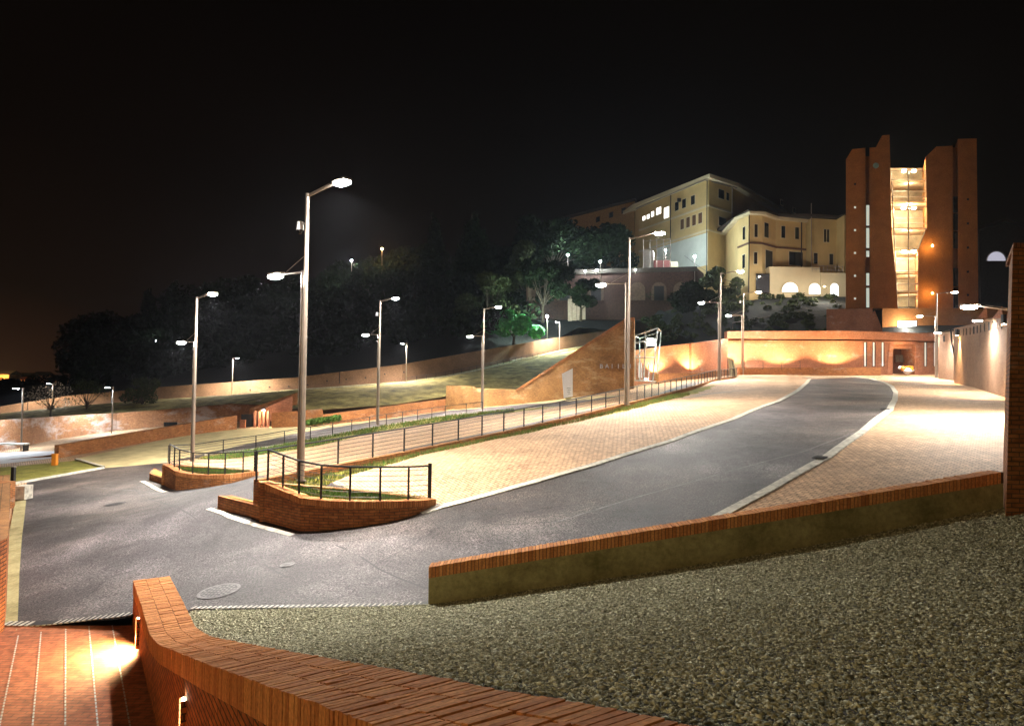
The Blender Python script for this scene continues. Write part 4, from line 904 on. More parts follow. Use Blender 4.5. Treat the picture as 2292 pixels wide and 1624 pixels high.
# lamps up on the hill
def hill_lamp(U, V, Y, Vb, mat, color, power, label, r=.16):
    p = P(U, V, Y); b = P(U, Vb, Y); t = thing('hill_lamp', label, 'lamp', b); m_ = MB(); m_.tube(b, p, .07, .05, 8); m_.build('pole', mat_metal, t)
    blob(tuple(p), r, 3, (1,1,.7)).build('globe', mat, t); point(t, p - b + [0, -.4, 0], power, color, .3)
hill_lamp(787,583,150,640,mat_lens_c,'led',400,'white lamp on the wooded hill below the orange one')
hill_lamp(855,557,160,620,mat_lens_o,'warm',300,'orange lamp on the wooded hill')
hill_lamp(1271,570,120,640,mat_lens_c,'cool',60,'left cool lamp in front of the dark tree mass')
hill_lamp(1344,585,116,640,mat_lens_c,'cool',60,'right cool lamp in front of the dark tree mass')
hill_lamp(1225,708,103,760,mat_lens_c,'green',1300,'cool lamp low beside the brightly lit tree')
hill_lamp(1555,574,118,640,mat_lens_c,'cool',260,'cool lamp in front of the pale building')
hill_lamp(1490,560,124,612,mat_lens_c,'cool',420,'lamp glowing on the terrace in front of the pale building', .12)
for U_, V_, Y_, lb_ in ((1206,606,117,'leftmost tiny light along the top of the arcaded wall'),(1310,607,117,'middle tiny light along the top of the arcaded wall'),(1336,604,117,'tiny light just right of the middle one on the arcaded wall'),(349,763,130,'faint tiny light low in the dark wood at left'),(1422,604,117,'tiny light behind the tall lamp post on the arcaded wall')):
    hill_lamp(U_, V_, Y_, V_+8, mat_lens_s, 'cool', 12, lb_, .13)
hill_lamp(1052,582,140,640,mat_lens_s,'led',60,'tiny faint lamp between tall dark trees', .2)

# added lamp post, unseen behind the viewpoint, to light the faces turned this way
t = thing('added_lamp_post', 'added warm lamp post, out of view behind the viewpoint', 'lamp', (-9, -8, -4.5)); t['_local'] = 1
m_ = MB(); m_.tube((0,0,-.5), (0,0,9), .07, .05, 10); m_.build('pole', mat_metal, t); blob((0,0,9.1), .2, 4).build('globe', mat_warm, t); point(t, (0,.5,9.1), 520, 'amber', .25)
# ================================================================ RAILINGS
def added_fit(p, power, color, label):
    t = thing('wall_lamp', label, 'wall lamp', p); t['_local'] = 1; m_ = MB(); m_.box((0,0,0), (.3,.2,.15)); m_.build('housing', mat_dark, t); m_ = MB(); m_.box((0,0,-.085), (.24,.16,.02)); m_.build('lens', mat_warm, t); point(t, (0,-.4,-.3), power, color, .15)
added_fit(P(590,915,58.6), 28, 'led', 'small added light hidden in the sunken slanted entrance')  # added fitting, no lamp seen here; brightens the entrance from inside
added_fit(P(1700,618,108), 650, 'led', 'added warm fitting on the slope before the yellow building')  # added source, not a visible lamp, lighting the yellow front
added_fit(P(1845,640,108), 420, 'led', 'added warm fitting by the arched openings of the yellow building')  # second added fitting for the yellow building, over the arches' side

def railing(poly, h, spacing, label, loc, hfn=None, cables=6, rail_r=.028, ends=True, group=None, cr_=.006, post=.03):
    t = thing('railing', label, 'railing', loc, group=group); P_ = linterp([tuple(float(c) for c in p) for p in poly], spacing)
    if (P_[-1] - Vector([float(c) for c in poly[-1]])).length > .3 * spacing: P_.append(Vector([float(c) for c in poly[-1]]))
    for j, p in enumerate(P_):
        hh = hfn(j / max(1, len(P_)-1)) if hfn else h
        m_ = MB(); m_.box((p.x, p.y, p.z - .05), (post*1.6, post, hh + .05), rz=.8, base=True); m_.build('post', mat_dark, t)
    def H_(j): return hfn(j / max(1, len(P_)-1)) if hfn else h
    m_ = MB(); m_.path([(p.x, p.y, p.z + H_(j)) for j, p in enumerate(P_)], rail_r, 6); m_.build('top_rail', mat_dark, t)
    for k_ in range(cables):
        m_ = MB(); m_.path([(p.x, p.y, p.z + H_(j) * (k_ + .6) / (cables + .3)) for j, p in enumerate(P_)], cr_, 4); m_.build('cable', mat_cable, t)
    return t
wa = [(p[0] - .1, p[1] + .08, p[2]) for p in plA_poly]
railing(wa, .80, 1.42, 'long dark wire railing on the low wall beside the paving', wa[0], cables=6, cr_=.008)
def arc_rail(dd, lo, hi, label, h0, h1, n_posts):
    c = Vector((np.mean([p[0] for p in dd]), np.mean([p[1] for p in dd])))
    pl = [(p[0] + (c.x - p[0]) * .06, p[1] + .16, p[3]) for p in dd]
    L = sum((Vector(pl[i+1]) - Vector(pl[i])).length for i in range(len(pl)-1)); t = railing(pl, h0, L / n_posts, label, pl[0], hfn=lambda s_: h0 + (h1 - h0) * s_, cables=6, cr_=.008)
    e = pl[-1]; m_ = MB(); m_.box((e[0], e[1], e[2] - .05), (.10, .05, h1 + .12), base=True); m_.build('end_post', mat_dark, t)
arc_rail(arc1[:-2], 0, 0, 'dark curved wire railing around the large planter', .85, .88, 7)
arc_rail(arc2[:-2], 0, 0, 'dark curved wire railing around the smaller planter', .88, .85, 7)
rb = hits([(376,1042),(440,1027),(500,1016),(589,1003),(720,979),(850,954),(1000,930),(1080,921),(1150,915),(1260,909)]); rb[0][2] = rb[0][2] + .25
railing([tuple(p) for p in rb[:8]], .85, 1.9, 'long far wire railing above the green verge', rb[0], cables=5, cr_=.012)
rc = hits([(1110,921),(1150,919),(1200,916),(1260,914)]); 
re = [P(1666,826,77), P(1796,826,77)]; railing([tuple(p) for p in re], .9, 2.1, 'short wire railing before the straight uplit wall', re[0], cables=3, cr_=.012)
railing([tuple(p + np.array([0,.2,.1])) for p in wk3[6:10]], .5, 1.5, 'low railing along the edge of the upper walkway', wk3[6], cables=1, cr_=.03)
# construction net and stakes at rail end
q = hit(1637, 842); t = thing('safety_net', 'crumpled pale net hanging on stakes at the railing end', 'net', q); m_ = MB()
for j in range(5):
    a = P(1631+j*2.2, 800+j*3, 71); b = P(1635+j*3, 842, 70.6); m_.face([a, P(1634+j*2.2,802,71.1), P(1638+j*3,842,70.7), b]); m_.face([a, b, P(1633+j*3,842,70.9), P(1629+j*2.2,803,71.2)])
m_.build('net', mat_cream2, t); m_ = MB(); m_.tube(P(1630,845,71), P(1628,797,71), .04); m_.build('stake', mat_dark, t); m_ = MB(); m_.tube(P(1645,848,70), P(1638,800,71), .04); m_.build('stake', mat_bark, t)

# ================================================================ TOWER
YT = 100.0
SLD = np.array([.5, .95, 0])
def slab_poly(pts, Y, th, m_):                  # outline in the facade plane, extruded back
    f = [P(U, V, Y) for U, V in pts]; n = len(f); ex = SLD * th
    tri = tessellate_polygon([[Vector((p[0], p[2], 0)) for p in f]])
    for a in tri:
        p0, p1, p2 = [f[k_] for k_ in a]; cr_ = (p1[0]-p0[0])*(p2[2]-p0[2]) - (p2[0]-p0[0])*(p1[2]-p0[2]); a = a if cr_ > 0 else a[::-1]
        m_.face([f[k_] for k_ in a]); m_.face([f[k_] + ex for k_ in a[::-1]])
    ar_ = sum(f[i][0]*f[(i+1)%n][2] - f[(i+1)%n][0]*f[i][2] for i in range(n)); o_ = f if ar_ > 0 else f[::-1]
    for i in range(n): j = (i+1) % n; m_.face([o_[j], o_[i], o_[i] + ex, o_[j] + ex])
t = thing('tower', 'tall twin slab brick tower with a glowing glazed shaft between its halves', 'tower', P(2040, 700, YT))
m_ = MB(); slab_poly([(1893,690),(1893.5,357),(1907.6,334),(1937,331),(1937,690)], YT, 9, m_); m_.build('outer_slab', mat_brick_tower, t)
m_ = MB(); slab_poly([(1947,690),(1946,331),(1960.5,329.6),(1974.7,303),(1991,302),(1996,520),(2003,600),(2009,690)], YT, 9, m_); m_.build('inner_slab', mat_brick_tower, t)
m_ = MB(); slab_poly([(2055,690),(2055,560),(2075,510),(2072,351),(2096,328),(2132,326.5),(2133,690)], YT, 9, m_); m_.build('inner_slab', mat_brick_tower, t)
m_ = MB(); slab_poly([(2146,690),(2144,311),(2186,310),(2190,690)], YT, 9, m_); m_.build('outer_slab', mat_brick_tower, t)
m_ = MB(); slab_poly([(1937,690),(1937,350),(1947,350),(1947,690)], YT+1.2, 2, m_); slab_poly([(2133,690),(2132,330),(2146,330),(2146,690)], YT+1.2, 2, m_); m_.build('slot_back', mat_brick_tower, t)
for (U0, U1, V0, V1, lit) in [(1938,1946.5,458,506,1),(1938,1946.5,509,556,1),(1938,1946.5,560,576,1),(1938,1946.5,610,640,1),(1938,1946.5,643,689,1),(2134,2145,440,475,0),(2134,2145,478,515,0),(2134,2145,518,555,0),(2134,2145,600,640,0),(2134,2145,643,689,0)]:
    m_ = MB(); slab_poly([(U0,V1),(U0,V0),(U1,V0),(U1,V1)], YT+.5, .3, m_); f_ = m_.build('window', mat_dark, t)
    m_ = MB(); slab_poly([(U0+.8,V1-1.2),(U0+.8,V0+1.2),(U1-.8,V0+1.2),(U1-.8,V1-1.2)], YT+.45, .04, m_); m_.build('pane', mat_lit_g if lit else mat_glassd, f_)
for V in (412,464,515,566,617,668): m_ = MB(); slab_poly([(1911.5,V+2.2),(1911.5,V-2.2),(1916,V-2.2),(1916,V+2.2)], YT-.03, .06, m_); m_.build('porthole', mat_lit_g if V > 440 else mat_black, t)
for V in (446,500,554,608,660): m_ = MB(); slab_poly([(2164,V+2.4),(2164,V-2.4),(2169,V-2.4),(2169,V+2.4)], YT-.03, .06, m_); m_.build('porthole', mat_black, t)
for V in (550,656): m_ = MB(); slab_poly([(2086,V+1.2),(2086,V-1.2),(2088.4,V-1.2),(2088.4,V+1.2)], YT-.03, .06, m_); m_.build('facade_lamp', mat_warm, t); point(t, P(2087,V,YT-1.2) - np.array(t.location), 50, 'warm', .2)
m_ = MB(); q = P(1960,371,YT-.1); m_.tube(q, q + [0,-.1,0], .42, n=16); m_.build('round_emblem', plain('pale_green_emblem', (.25,.4,.36), .4), t)
for U, V in ((1925,440),(1970,640),(2160,600)): point(t, P(U, V, YT-7) - np.array(t.location), 260, 'warm', .3) if 0 else None
# glazed shaft
sh = [(1996,690),(1994,378),(2072,378),(2075,510),(2055,560),(2055,690)]
m_ = MB(); slab_poly([(1990,690),(1990,376),(2078,376),(2078,690)], YT+7, .4, m_); m_.build('shaft_back_wall', plain('shaft_interior', (.62,.47,.30), .8, var=.4, sc=.5), t)
m_ = MB(); slab_poly([(2009,690),(2001,600),(1994,382),(2072,382),(2075,510),(2055,560),(2055,690)], YT+.6, .05, m_); m_.build('glazing', mat_glass, t)
m_ = MB()
for V in (382,402,428,440,463,488,500,513,556,580,607,635,651,668,690):
    w0, w1 = (1994 + max(0, (V-430))*.055, 2073 if V < 512 else max(2055, 2075-(V-510)*.4)); a, b = P(w0, V, YT+.5), P(w1, V, YT+.5); m_.tube(a, b, .09 if V % 2 else .06, n=4)
for U0, U1 in ((1995,2009),(2033,2034),(2072,2055)):
    if U1 == 2055: m_.tube(P(2072,382,YT+.5), P(2075,510,YT+.5), .1, n=4); m_.tube(P(2075,510,YT+.5), P(2055,560,YT+.5), .1, n=4); m_.tube(P(2055,560,YT+.5), P(2055,690,YT+.5), .1, n=4)
    else: m_.tube(P(U0,382,YT+.5), P(U1,690,YT+.5), .09, n=4)
m_.build('mullions', mat_metal, t)
for V in (405,452,510,560,612,655):
    m_ = MB(); slab_poly([(1992,V+3),(1992,V-1),(2078,V-1),(2078,V+3)], YT+2.5, 4.4, m_); m_.build('floor_slab', plain('landing', (.35,.22,.12), .8), t)
for V, pw in ((388,300),(420,300),(468,900),(530,600),(566,900),(585,500),(638,450),(675,350)):
    q = P(2034, V, YT+3.0); point(t, q - np.array(t.location), pw * .6, 'shaft', .25)
    for U in (2023, 2045):
        if V in (388,468,566,655): m_ = MB(); q = P(U, V-3 if V > 400 else 383, YT+1.2); m_.box(q, (.5,.3,.3)); m_.build('floodlight', emit('flood_lens', (1,.8,.5), 60), t)
# podium under the tower
t = thing('tower_podium', 'dark red stepped brick base in front of the tower', 'podium', P(1980, 745, 92))
m_ = MB(); slab_poly([(1850,760),(1850,692),(1953,690),(1953,760)], 94, 7, m_); m_.build('left_block', mat_brick_pale, t)
m_ = MB(); slab_poly([(1953,760),(1953,700),(1958,694),(1975,738),(1975,760)], 91.5, 2, m_); m_.build('slanted_buttress', mat_brick_pale, t)
m_ = MB(); slab_poly([(1975,760),(1975,690),(2290,690),(2290,770)], 95, 5, m_); m_.build('right_block', mat_brick_tower, t)
m_ = MB(); slab_poly([(2010,737),(2010,718),(2052,718),(2050,737)], 94.8, .3, m_); f_ = m_.build('lit_opening', mat_lit_w, t)
point(t, P(2030,728,93.6) - np.array(t.location), 260, 'led', .3)
# dark building at far right with arched window
SLD = np.array([.6, .95, 0])
t = thing('side_building', 'dark gabled building with one lit arched window', 'building', P(2240, 690, 112))
m_ = MB(); slab_poly([(2196,700),(2192,510),(2250,492),(2330,520),(2330,700)], 112, 12, m_); m_.build('wall', plain('dark_plaster', (.05,.035,.03), .9), t)
m_ = MB(); slab_poly([(2190,514),(2188,507),(2250,488),(2334,517),(2334,523),(2250,494)], 111, 14, m_); m_.build('roof', mat_roof, t)
def arch(U0, U1, Vt, Vb, n=10):
    c = (U0+U1)/2; r_ = (U1-U0)/2; ys = min(Vb, Vt + r_); return [(U0,Vb)] + [(c - r_*math.cos(PI*i/n), ys - (ys-Vt)*math.sin(PI*i/n)) for i in range(n+1)] + [(U1,Vb)]
m_ = MB(); slab_poly(arch(2207,2254,560,597)[1:-1], 111.95, .05, m_); f_ = m_.build('window_frame', mat_metal, t)
m_ = MB(); slab_poly(arch(2210,2251,563,596)[1:-1], 111.85, .05, m_); m_.build('pane', emit('lit_arch', (.82,.80,.95), .13, (.3,.3,.35)), f_)

SLD = np.array([.3, 1, 0])
# ================================================================ HOSPITAL BUILDINGS
def facade_box(name, mat, parent, Ua, Ya, Ub, Yb, Vt, Vb, Yref, depth_dir, m2=None):
    a = P(Ua, Vt, Ya); b = P(Ub, Vt, Yb); return a, b
def plan_block(m_, plan, ztop, zbot):           # plan: [(U,Y)] turned into x,y
    m_.prism([(float(P(U, 500, Y)[0]), Y) for U, Y in plan], zbot, ztop)
def fx(a, b, s_, z, out=.0):                    # point on a facade line a->b (plan), height z
    x = a[0] + (b[0]-a[0])*s_; y = a[1] + (b[1]-a[1])*s_; d = Vector((b[0]-a[0], b[1]-a[1])).normalized(); return (x + d.y*out, y - d.x*out, z)
def fwin(parent, a, b, s0, s1, z0, z1, mat, fr=mat_cream2, name='window', out=.04):
    m_ = MB()
    def q(o, e=0): 
        L = math.hypot(b[0]-a[0], b[1]-a[1]); ds = e / L
        return [fx(a,b,s0-ds,z0-e,o), fx(a,b,s1+ds,z0-e,o), fx(a,b,s1+ds,z1+e,o), fx(a,b,s0-ds,z1+e,o)]
    A_, B_ = q(-.05, .12), q(out, .12); m_.hexa([A_[0],A_[1],B_[1],B_[0],A_[3],A_[2],B_[2],B_[3]]); f_ = m_.build(name, fr, parent)
    m_ = MB(); A_, B_ = q(.0), q(out + .03); m_.hexa([A_[0],A_[1],B_[1],B_[0],A_[3],A_[2],B_[2],B_[3]]); m_.build('pane', mat, f_)
def zat(U, V, Y): return float(P(U, V, Y)[2])
YA = 128.0
t = thing('main_building', 'large cream four storey building with a wide eaves roof', 'building', P(1587, 640, YA)); BA = t
c0 = (float(P(1585,500,YA)[0]), YA); cl = (float(P(1431,500,150)[0]), 150.0); cr0 = (float(P(1622,500,133)[0]), 133.0); crr = (float(P(1640,500,133.5)[0]),133.5); cfr = (float(P(1870,500,190)[0]), 190.0)
zt = zat(1587, 402, YA); zb = zat(1587, 650, YA)
back = (cfr[0] - 30, 205.0)
m_ = MB(); m_.prism([cl, c0, crr, cfr, back, (cl[0]-10, 200)], zb - 6, zt); m_.build('wall', mat_cream, t)
m_ = MB(); e_ = 1.0; m_.prism([(cl[0]-1.6,cl[1]-.6),(c0[0]-.2,c0[1]-1.4),(crr[0]+.6,crr[1]-1.2),(cfr[0]+1.5,cfr[1]-1),back,(cl[0]-11,201)], zt + .01, zt + .7); m_.build('eaves', mat_cream2, t)
m_ = MB(); cc = ((cl[0]+cfr[0])/2-4, 172.0); ring = [(cl[0]-1.8,cl[1]-.7),(c0[0]-.2,c0[1]-1.6),(crr[0]+.8,crr[1]-1.4),(cfr[0]+1.7,cfr[1]-1.2),back,(cl[0]-11.2,201.2)]
for i in range(6): a, b = ring[i], ring[(i+1) % 6]; m_.face([(a[0],a[1],zt+.71),(b[0],b[1],zt+.71),(cc[0],cc[1],zt+3.4)])
m_.build('roof', mat_roof, t)
# string courses
zs1 = zat(1587,462,YA); zs2 = zat(1587,517,YA)
m_ = MB()
for z_ in (zs1, zs2):
    for a, b in ((cl,c0),(c0,crr)):
        A0, A1, B0, B1 = fx(a,b,0,z_,.0), fx(a,b,1,z_,.0), fx(a,b,0,z_,.14), fx(a,b,1,z_,.14); m_.hexa([A0,A1,B1,B0]+[(p[0],p[1],p[2]+.35) for p in (A0,A1,B1,B0)])
m_.build('string_course', mat_cream2, t)
m_ = MB(); A0, A1, B0, B1 = fx(cl,c0,.3,zs2-6.4,.01), fx(cl,c0,.995,zs2-6.4,.01), fx(cl,c0,.3,zs2-6.4,.12), fx(cl,c0,.995,zs2-6.4,.12); m_.hexa([A0,A1,B1,B0]+[(p[0],p[1],p[2]+6.1) for p in (A0,A1,B1,B0)]); m_.build('ground_floor_wall', mat_green_wall, t)
zz_ = lambda V: zat(1560, V, 131)
for s0, s1, V0, V1, mt in [(.06,.10,447,437,mat_lit_w),(.13,.17,447,437,mat_lit_w),(.2,.24,446,434,mat_lit_w),(.28,.35,446,430,mat_lit_w),(.40,.47,462,437,mat_lit_w)]:
    fwin(t, cl, c0, s0, s1, zz_(V0), zz_(V1), mt)
for s0 in (.64,.72,.80,.88): fwin(t, cl, c0, s0, s0+.045, zz_(502), zz_(479), plain('brown_shutter', (.10,.045,.02), .8))
for s0, mt in ((.32,mat_lit_g),(.56,emit('cool_lit_window',(.7,.95,1),.25)),(.80,mat_glassd)): fwin(t, cl, c0, s0, s0+.085, zz_(576), zz_(551), mt)
fwin(t, c0, crr, .40, .62, zat(1605,442,130), zat(1605,422,130), mat_glassd); fwin(t, c0, crr, .72, .82, zat(1605,441,130), zat(1605,424,130), mat_glassd)
fwin(t, c0, crr, .42, .72, zat(1605,503,130), zat(1605,484,130), mat_glassd)
for s0, mt in ((.38,mat_glassd),(.62,mat_lit_w),(.74,mat_lit_o),(.84,mat_lit_o),(.5,mat_glassd)): fwin(t, crr, cfr, s0, s0+.022, zat(1760,470,160), zat(1760,460,160), mt)
m_ = MB(); m_.tube(fx(c0,crr,.95,zb,.12), fx(c0,crr,.95,zt,.12), .12); m_.build('downpipe', mat_metal, t)
mat_shut = plain('grey_green_shutter', (.12,.14,.11), .8)
for s0 in (.345,.50,.62,.74): fwin(t, cl, c0, s0-.02, s0-.004, zz_(576), zz_(551), mat_shut, name='shutter') if 0 else None
for s0 in (.56, .66, .78): fwin(t, cl, c0, s0, s0+.05, zz_(454), zz_(434), mat_glassd)
m_ = MB()
for s0 in (.50,.99): m_.tube(fx(cl,c0,s0,zb,.12), fx(cl,c0,s0,zt,.12), .09, n=6)
m_.build('downpipe', mat_dark, t)
m_ = MB(); m_.path([fx(cl,c0,0,zt-.15,.9), fx(cl,c0,1,zt-.15,.9), fx(c0,crr,1,zt-.15,.9)], .12, 6); m_.build('gutter', mat_metal, t)
q = fx(cl,c0,.62,zz_(500),.2); m_ = MB(); m_.box((*fx(cl,c0,.63,zz_(433),.3),), (.7,.5,.7)); m_.build('air_unit', mat_dark, t)
# left wing, long and dim
t = thing('left_wing', 'long low dark wing with a sloping roofline behind the trees', 'building', P(1330, 520, 165)); wl_a = (float(P(1262,500,178)[0]), 178.0); wl_b = (float(P(1420,500,152)[0]), 152.0)
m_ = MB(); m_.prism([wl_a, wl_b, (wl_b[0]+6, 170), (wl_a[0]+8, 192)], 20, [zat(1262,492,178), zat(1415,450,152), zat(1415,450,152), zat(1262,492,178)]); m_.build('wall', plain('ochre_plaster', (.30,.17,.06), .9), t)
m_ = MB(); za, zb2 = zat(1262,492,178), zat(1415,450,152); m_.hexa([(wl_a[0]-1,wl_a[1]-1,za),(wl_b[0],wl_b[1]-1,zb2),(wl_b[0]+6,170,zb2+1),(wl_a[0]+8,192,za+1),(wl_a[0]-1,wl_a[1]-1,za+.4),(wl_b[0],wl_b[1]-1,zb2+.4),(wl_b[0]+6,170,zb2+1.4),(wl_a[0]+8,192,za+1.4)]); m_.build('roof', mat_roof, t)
for s0 in (.5,.68,.84): fwin(t, wl_a, wl_b, s0, s0+.05, zat(1360,487,160), zat(1360,476,160), mat_glassd, plain('window_frame_brown', (.2,.12,.05), .8))
# lower front building
t = thing('front_building', 'lower yellow building with bay corners and arched ground floor openings', 'building', P(1760, 650, 116)); BB = t
pts_ = [(1653,119.5),(1678,115.5),(1706,116),(1736,119),(1815,121)]; pl = [(float(P(U,500,Y)[0]), Y) for U, Y in pts_]; pr = [(float(P(1816,500,118.5)[0]),118.5),(float(P(1872,500,119.5)[0]),119.5),(float(P(1890,500,116)[0]),116.0)]
ztB = zat(1680,481,115.5); zbB = zat(1680,603,115.5); z0B = zat(1680,655,115.5)
m_ = MB(); m_.prism(pl + [(pl[-1][0],136),(pl[0][0]+2,136)], z0B-3, ztB); m_.build('wall', mat_cream, t)
m_ = MB(); m_.prism(pr + [(pr[2][0]+4,118),(pr[2][0]+4,136),(pr[0][0],136)], z0B-3, zat(1840,490,119)); m_.build('right_wall', mat_cream, t)
m_ = MB(); ring = [(pl[0][0]-.8,pl[0][1]-.4),(pl[1][0]-.3,pl[1][1]-.9),(pl[2][0]+.3,pl[2][1]-.9),(pl[3][0]+.2,pl[3][1]-.9),(pl[4][0],pl[4][1]-.9)]
m_.prism(ring + [(pl[-1][0],136),(pl[0][0]+1,136)], ztB+.01, ztB+.45); m_.build('eaves', mat_cream2, t)
m_ = MB(); m_.prism([(ring[3][0],ring[3][1]),(pr[0][0],pr[0][1]-.8),(pr[1][0],pr[1][1]-.8),(pr[2][0]+1,pr[2][1]-.5),(pr[2][0]+3,137),(ring[0][0],137),(ring[0][0]+.5,ring[0][1]+.5),(ring[1][0],ring[1][1]+.6)], ztB+.46, ztB+.9); m_.build('roof', mat_roof, t)
m_ = MB(); zsb = zat(1690,546,115.7)
for i in range(4):
    a, b = pl[i], pl[i+1]; A0, A1, B0, B1 = fx(a,b,0,zsb,.0), fx(a,b,1,zsb,.0), fx(a,b,-.005,zsb,.22), fx(a,b,1.005,zsb,.22); m_.hexa([A0,A1,B1,B0]+[(p[0],p[1],p[2]+.28) for p in (A0,A1,B1,B0)])
m_.build('string_course', plain('brown_band', (.12,.06,.035), .8), t)
for a, b, s0, s1, V0, V1, Yr, mt in [(pl[2],pl[3],.15,.45,532,500,117,mat_glassd),(pl[2],pl[3],.25,.75,603,560,117,mat_glassd),(pl[0],pl[1],.4,.62,600,570,117,mat_glassd),(pl[3],pl[4],.38,.76,592,562,119.5,mat_glassd),(pr[0],pr[1],.5,.58,540,512,119,mat_glassd),(pr[0],pr[1],.62,.7,540,512,119,mat_glassd)]:
    fwin(t, a, b, s0, s1, zat(1740,V0,Yr), zat(1740,V1,Yr), mt)
for a, b, s0, s1, V0, V1, Yr in [(pl[0],pl[1],.42,.62,536,508,117),(pl[1],pl[2],.38,.62,532,504,116),(pl[3],pl[4],.16,.26,534,508,120),(pl[3],pl[4],.55,.65,534,508,120),(pr[0],pr[1],.1,.24,590,566,119),(pr[0],pr[1],.72,.86,590,566,119),(pl[1],pl[2],.35,.6,592,566,116)]:
    fwin(t, a, b, s0, s1, zat(1740,V0,Yr), zat(1740,V1,Yr), mat_glassd, name='shuttered_window')
m_ = MB(); m_.prism([(pl[2][0]+1,115.2),(pr[0][0]+.05,115.2),(pr[0][0]+.05,121),(pl[2][0]+1,121)], z0B-3, zat(1760,597,115.2)); m_.build('ground_floor', mat_cream2, t)
m_ = MB(); m_.prism([(pr[0][0]+.06,114.9),(pr[2][0]+3,114.9),(pr[2][0]+3,121),(pr[0][0]+.06,121)], z0B-3, zat(1840,610,114.9)); m_.build('terrace', mat_cream2, t)
for U0, U1, Vt, Vb in ((1751,1786,632,653),(1811,1836,634,658),(1859,1877,634,662)):
    m_ = MB(); slab_poly(arch(U0-1.5,U1+1.5,Vt-1.5,Vb+1), 114.85, .3, m_); f_ = m_.build('arch_frame', mat_cream2, t); m_ = MB(); slab_poly(arch(U0,U1,Vt,Vb), 114.75, .3, m_); m_.build('pane', emit('arch_light', (.95,1,.97), .5), f_)
m_ = MB(); m_.box((*P(1707,640,114.9)[:2], zat(1707,655,114.9)), (2.2,.3,3.2), base=True); m_.build('doorway', mat_dark, t)
m_ = MB()
for k_ in range(9): q = P(1818+k_*8.5, 608, 115); m_.tube(q, q+[0,0,1.1], .04, n=4)
a, b = P(1816,608,115), P(1888,612,115); 
for dz in (.5,1.1): m_.tube(a+[0,0,dz], b+[0,0,dz], .035, n=4)
m_.build('terrace_railing', mat_metal, t)
for i, (a, s0) in enumerate(((1,1.0),(3,.72))): m_ = MB(); m_.tube(fx(pl[a-1] if i==0 else pl[3], pl[a] if i==0 else pl[4], s0, z0B, .1), fx(pl[a-1] if i==0 else pl[3], pl[a] if i==0 else pl[4], s0, ztB, .1), .09, n=6); m_.build('downpipe', mat_dark, t)
m_ = MB(); m_.tube(P(1816,640,118.2), P(1816,455,118.2), .07, n=6); m_.build('mast', mat_metal, t)
# arcaded retaining wall
t = thing('arcade_wall', 'dark brick retaining wall with blind arches below the terrace', 'wall', P(1370, 680, 118))
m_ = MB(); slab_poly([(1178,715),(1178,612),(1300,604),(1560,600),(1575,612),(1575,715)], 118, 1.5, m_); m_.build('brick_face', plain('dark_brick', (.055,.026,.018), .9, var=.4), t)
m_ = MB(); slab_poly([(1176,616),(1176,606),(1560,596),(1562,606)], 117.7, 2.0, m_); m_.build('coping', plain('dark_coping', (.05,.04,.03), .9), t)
for c in (1198,1264,1334,1427,1475,1524): 
    m_ = MB(); slab_poly(arch(c-17,c+17,631,672), 117.9, .2, m_); f_ = m_.build('arch', plain('arch_infill', (.12,.08,.055), .9), t)
    if c in (1264,1475,1334): m_ = MB(); slab_poly([(c-11,672),(c-11,640),(c+11,640),(c+11,672)], 117.8, .1, m_); m_.build('opening', mat_black, f_)
t = thing('timber_screen', 'pale vertical panel screen on the dark slope', 'screen', P(1290, 715, 112))
for k_ in range(4): m_ = MB(); slab_poly([(1271+k_*10,718-k_),(1271+k_*10,669+k_*.5),(1280+k_*10,669+k_*.5),(1280+k_*10,718-k_)], 112, .2, m_); m_.build('board', plain('grey_board', (.35,.27,.22), .9), t)
t = thing('terrace_equipment', 'dark red plant housing on the terrace before the pale building', 'housing', P(1480, 600, 122))
for (U0,U1,V0,V1,mt) in ((1440,1462,560,603,mat_metal),(1463,1500,582,603,plain('red_panel',(.22,.06,.05),.7)),(1502,1516,585,603,mat_cream2)): m_ = MB(); slab_poly([(U0,V1),(U0,V0),(U1,V0),(U1,V1)], 122, 3, m_); m_.build('cabinet', mt, t)
m_ = MB()
for U in (1440,1455,1470,1485,1500): m_.tube(P(U,603,121), P(U,535,121), .06, n=4)
for V in (540,560,580): m_.tube(P(1440,V,121), P(1500,V-6,121), .05, n=4)
m_.build('scaffold', mat_metal, t)
t = thing('footpath_rail', 'thin pale handrail crossing the dark slope left of the tower', 'railing', P(1700, 700, 105)); m_ = MB(); m_.path([P(1640,722,100), P(1740,705,104), P(1850,688,110)], .05, 4); m_.build('rail', mat_metal, t)
m_ = MB()
for s_ in np.linspace(0,1,9): q = P(1640+210*s_, 722-34*s_, 100+10*s_); m_.tube(q-[0,0,1.3], q, .04, n=4)
m_.build('post', mat_metal, t)

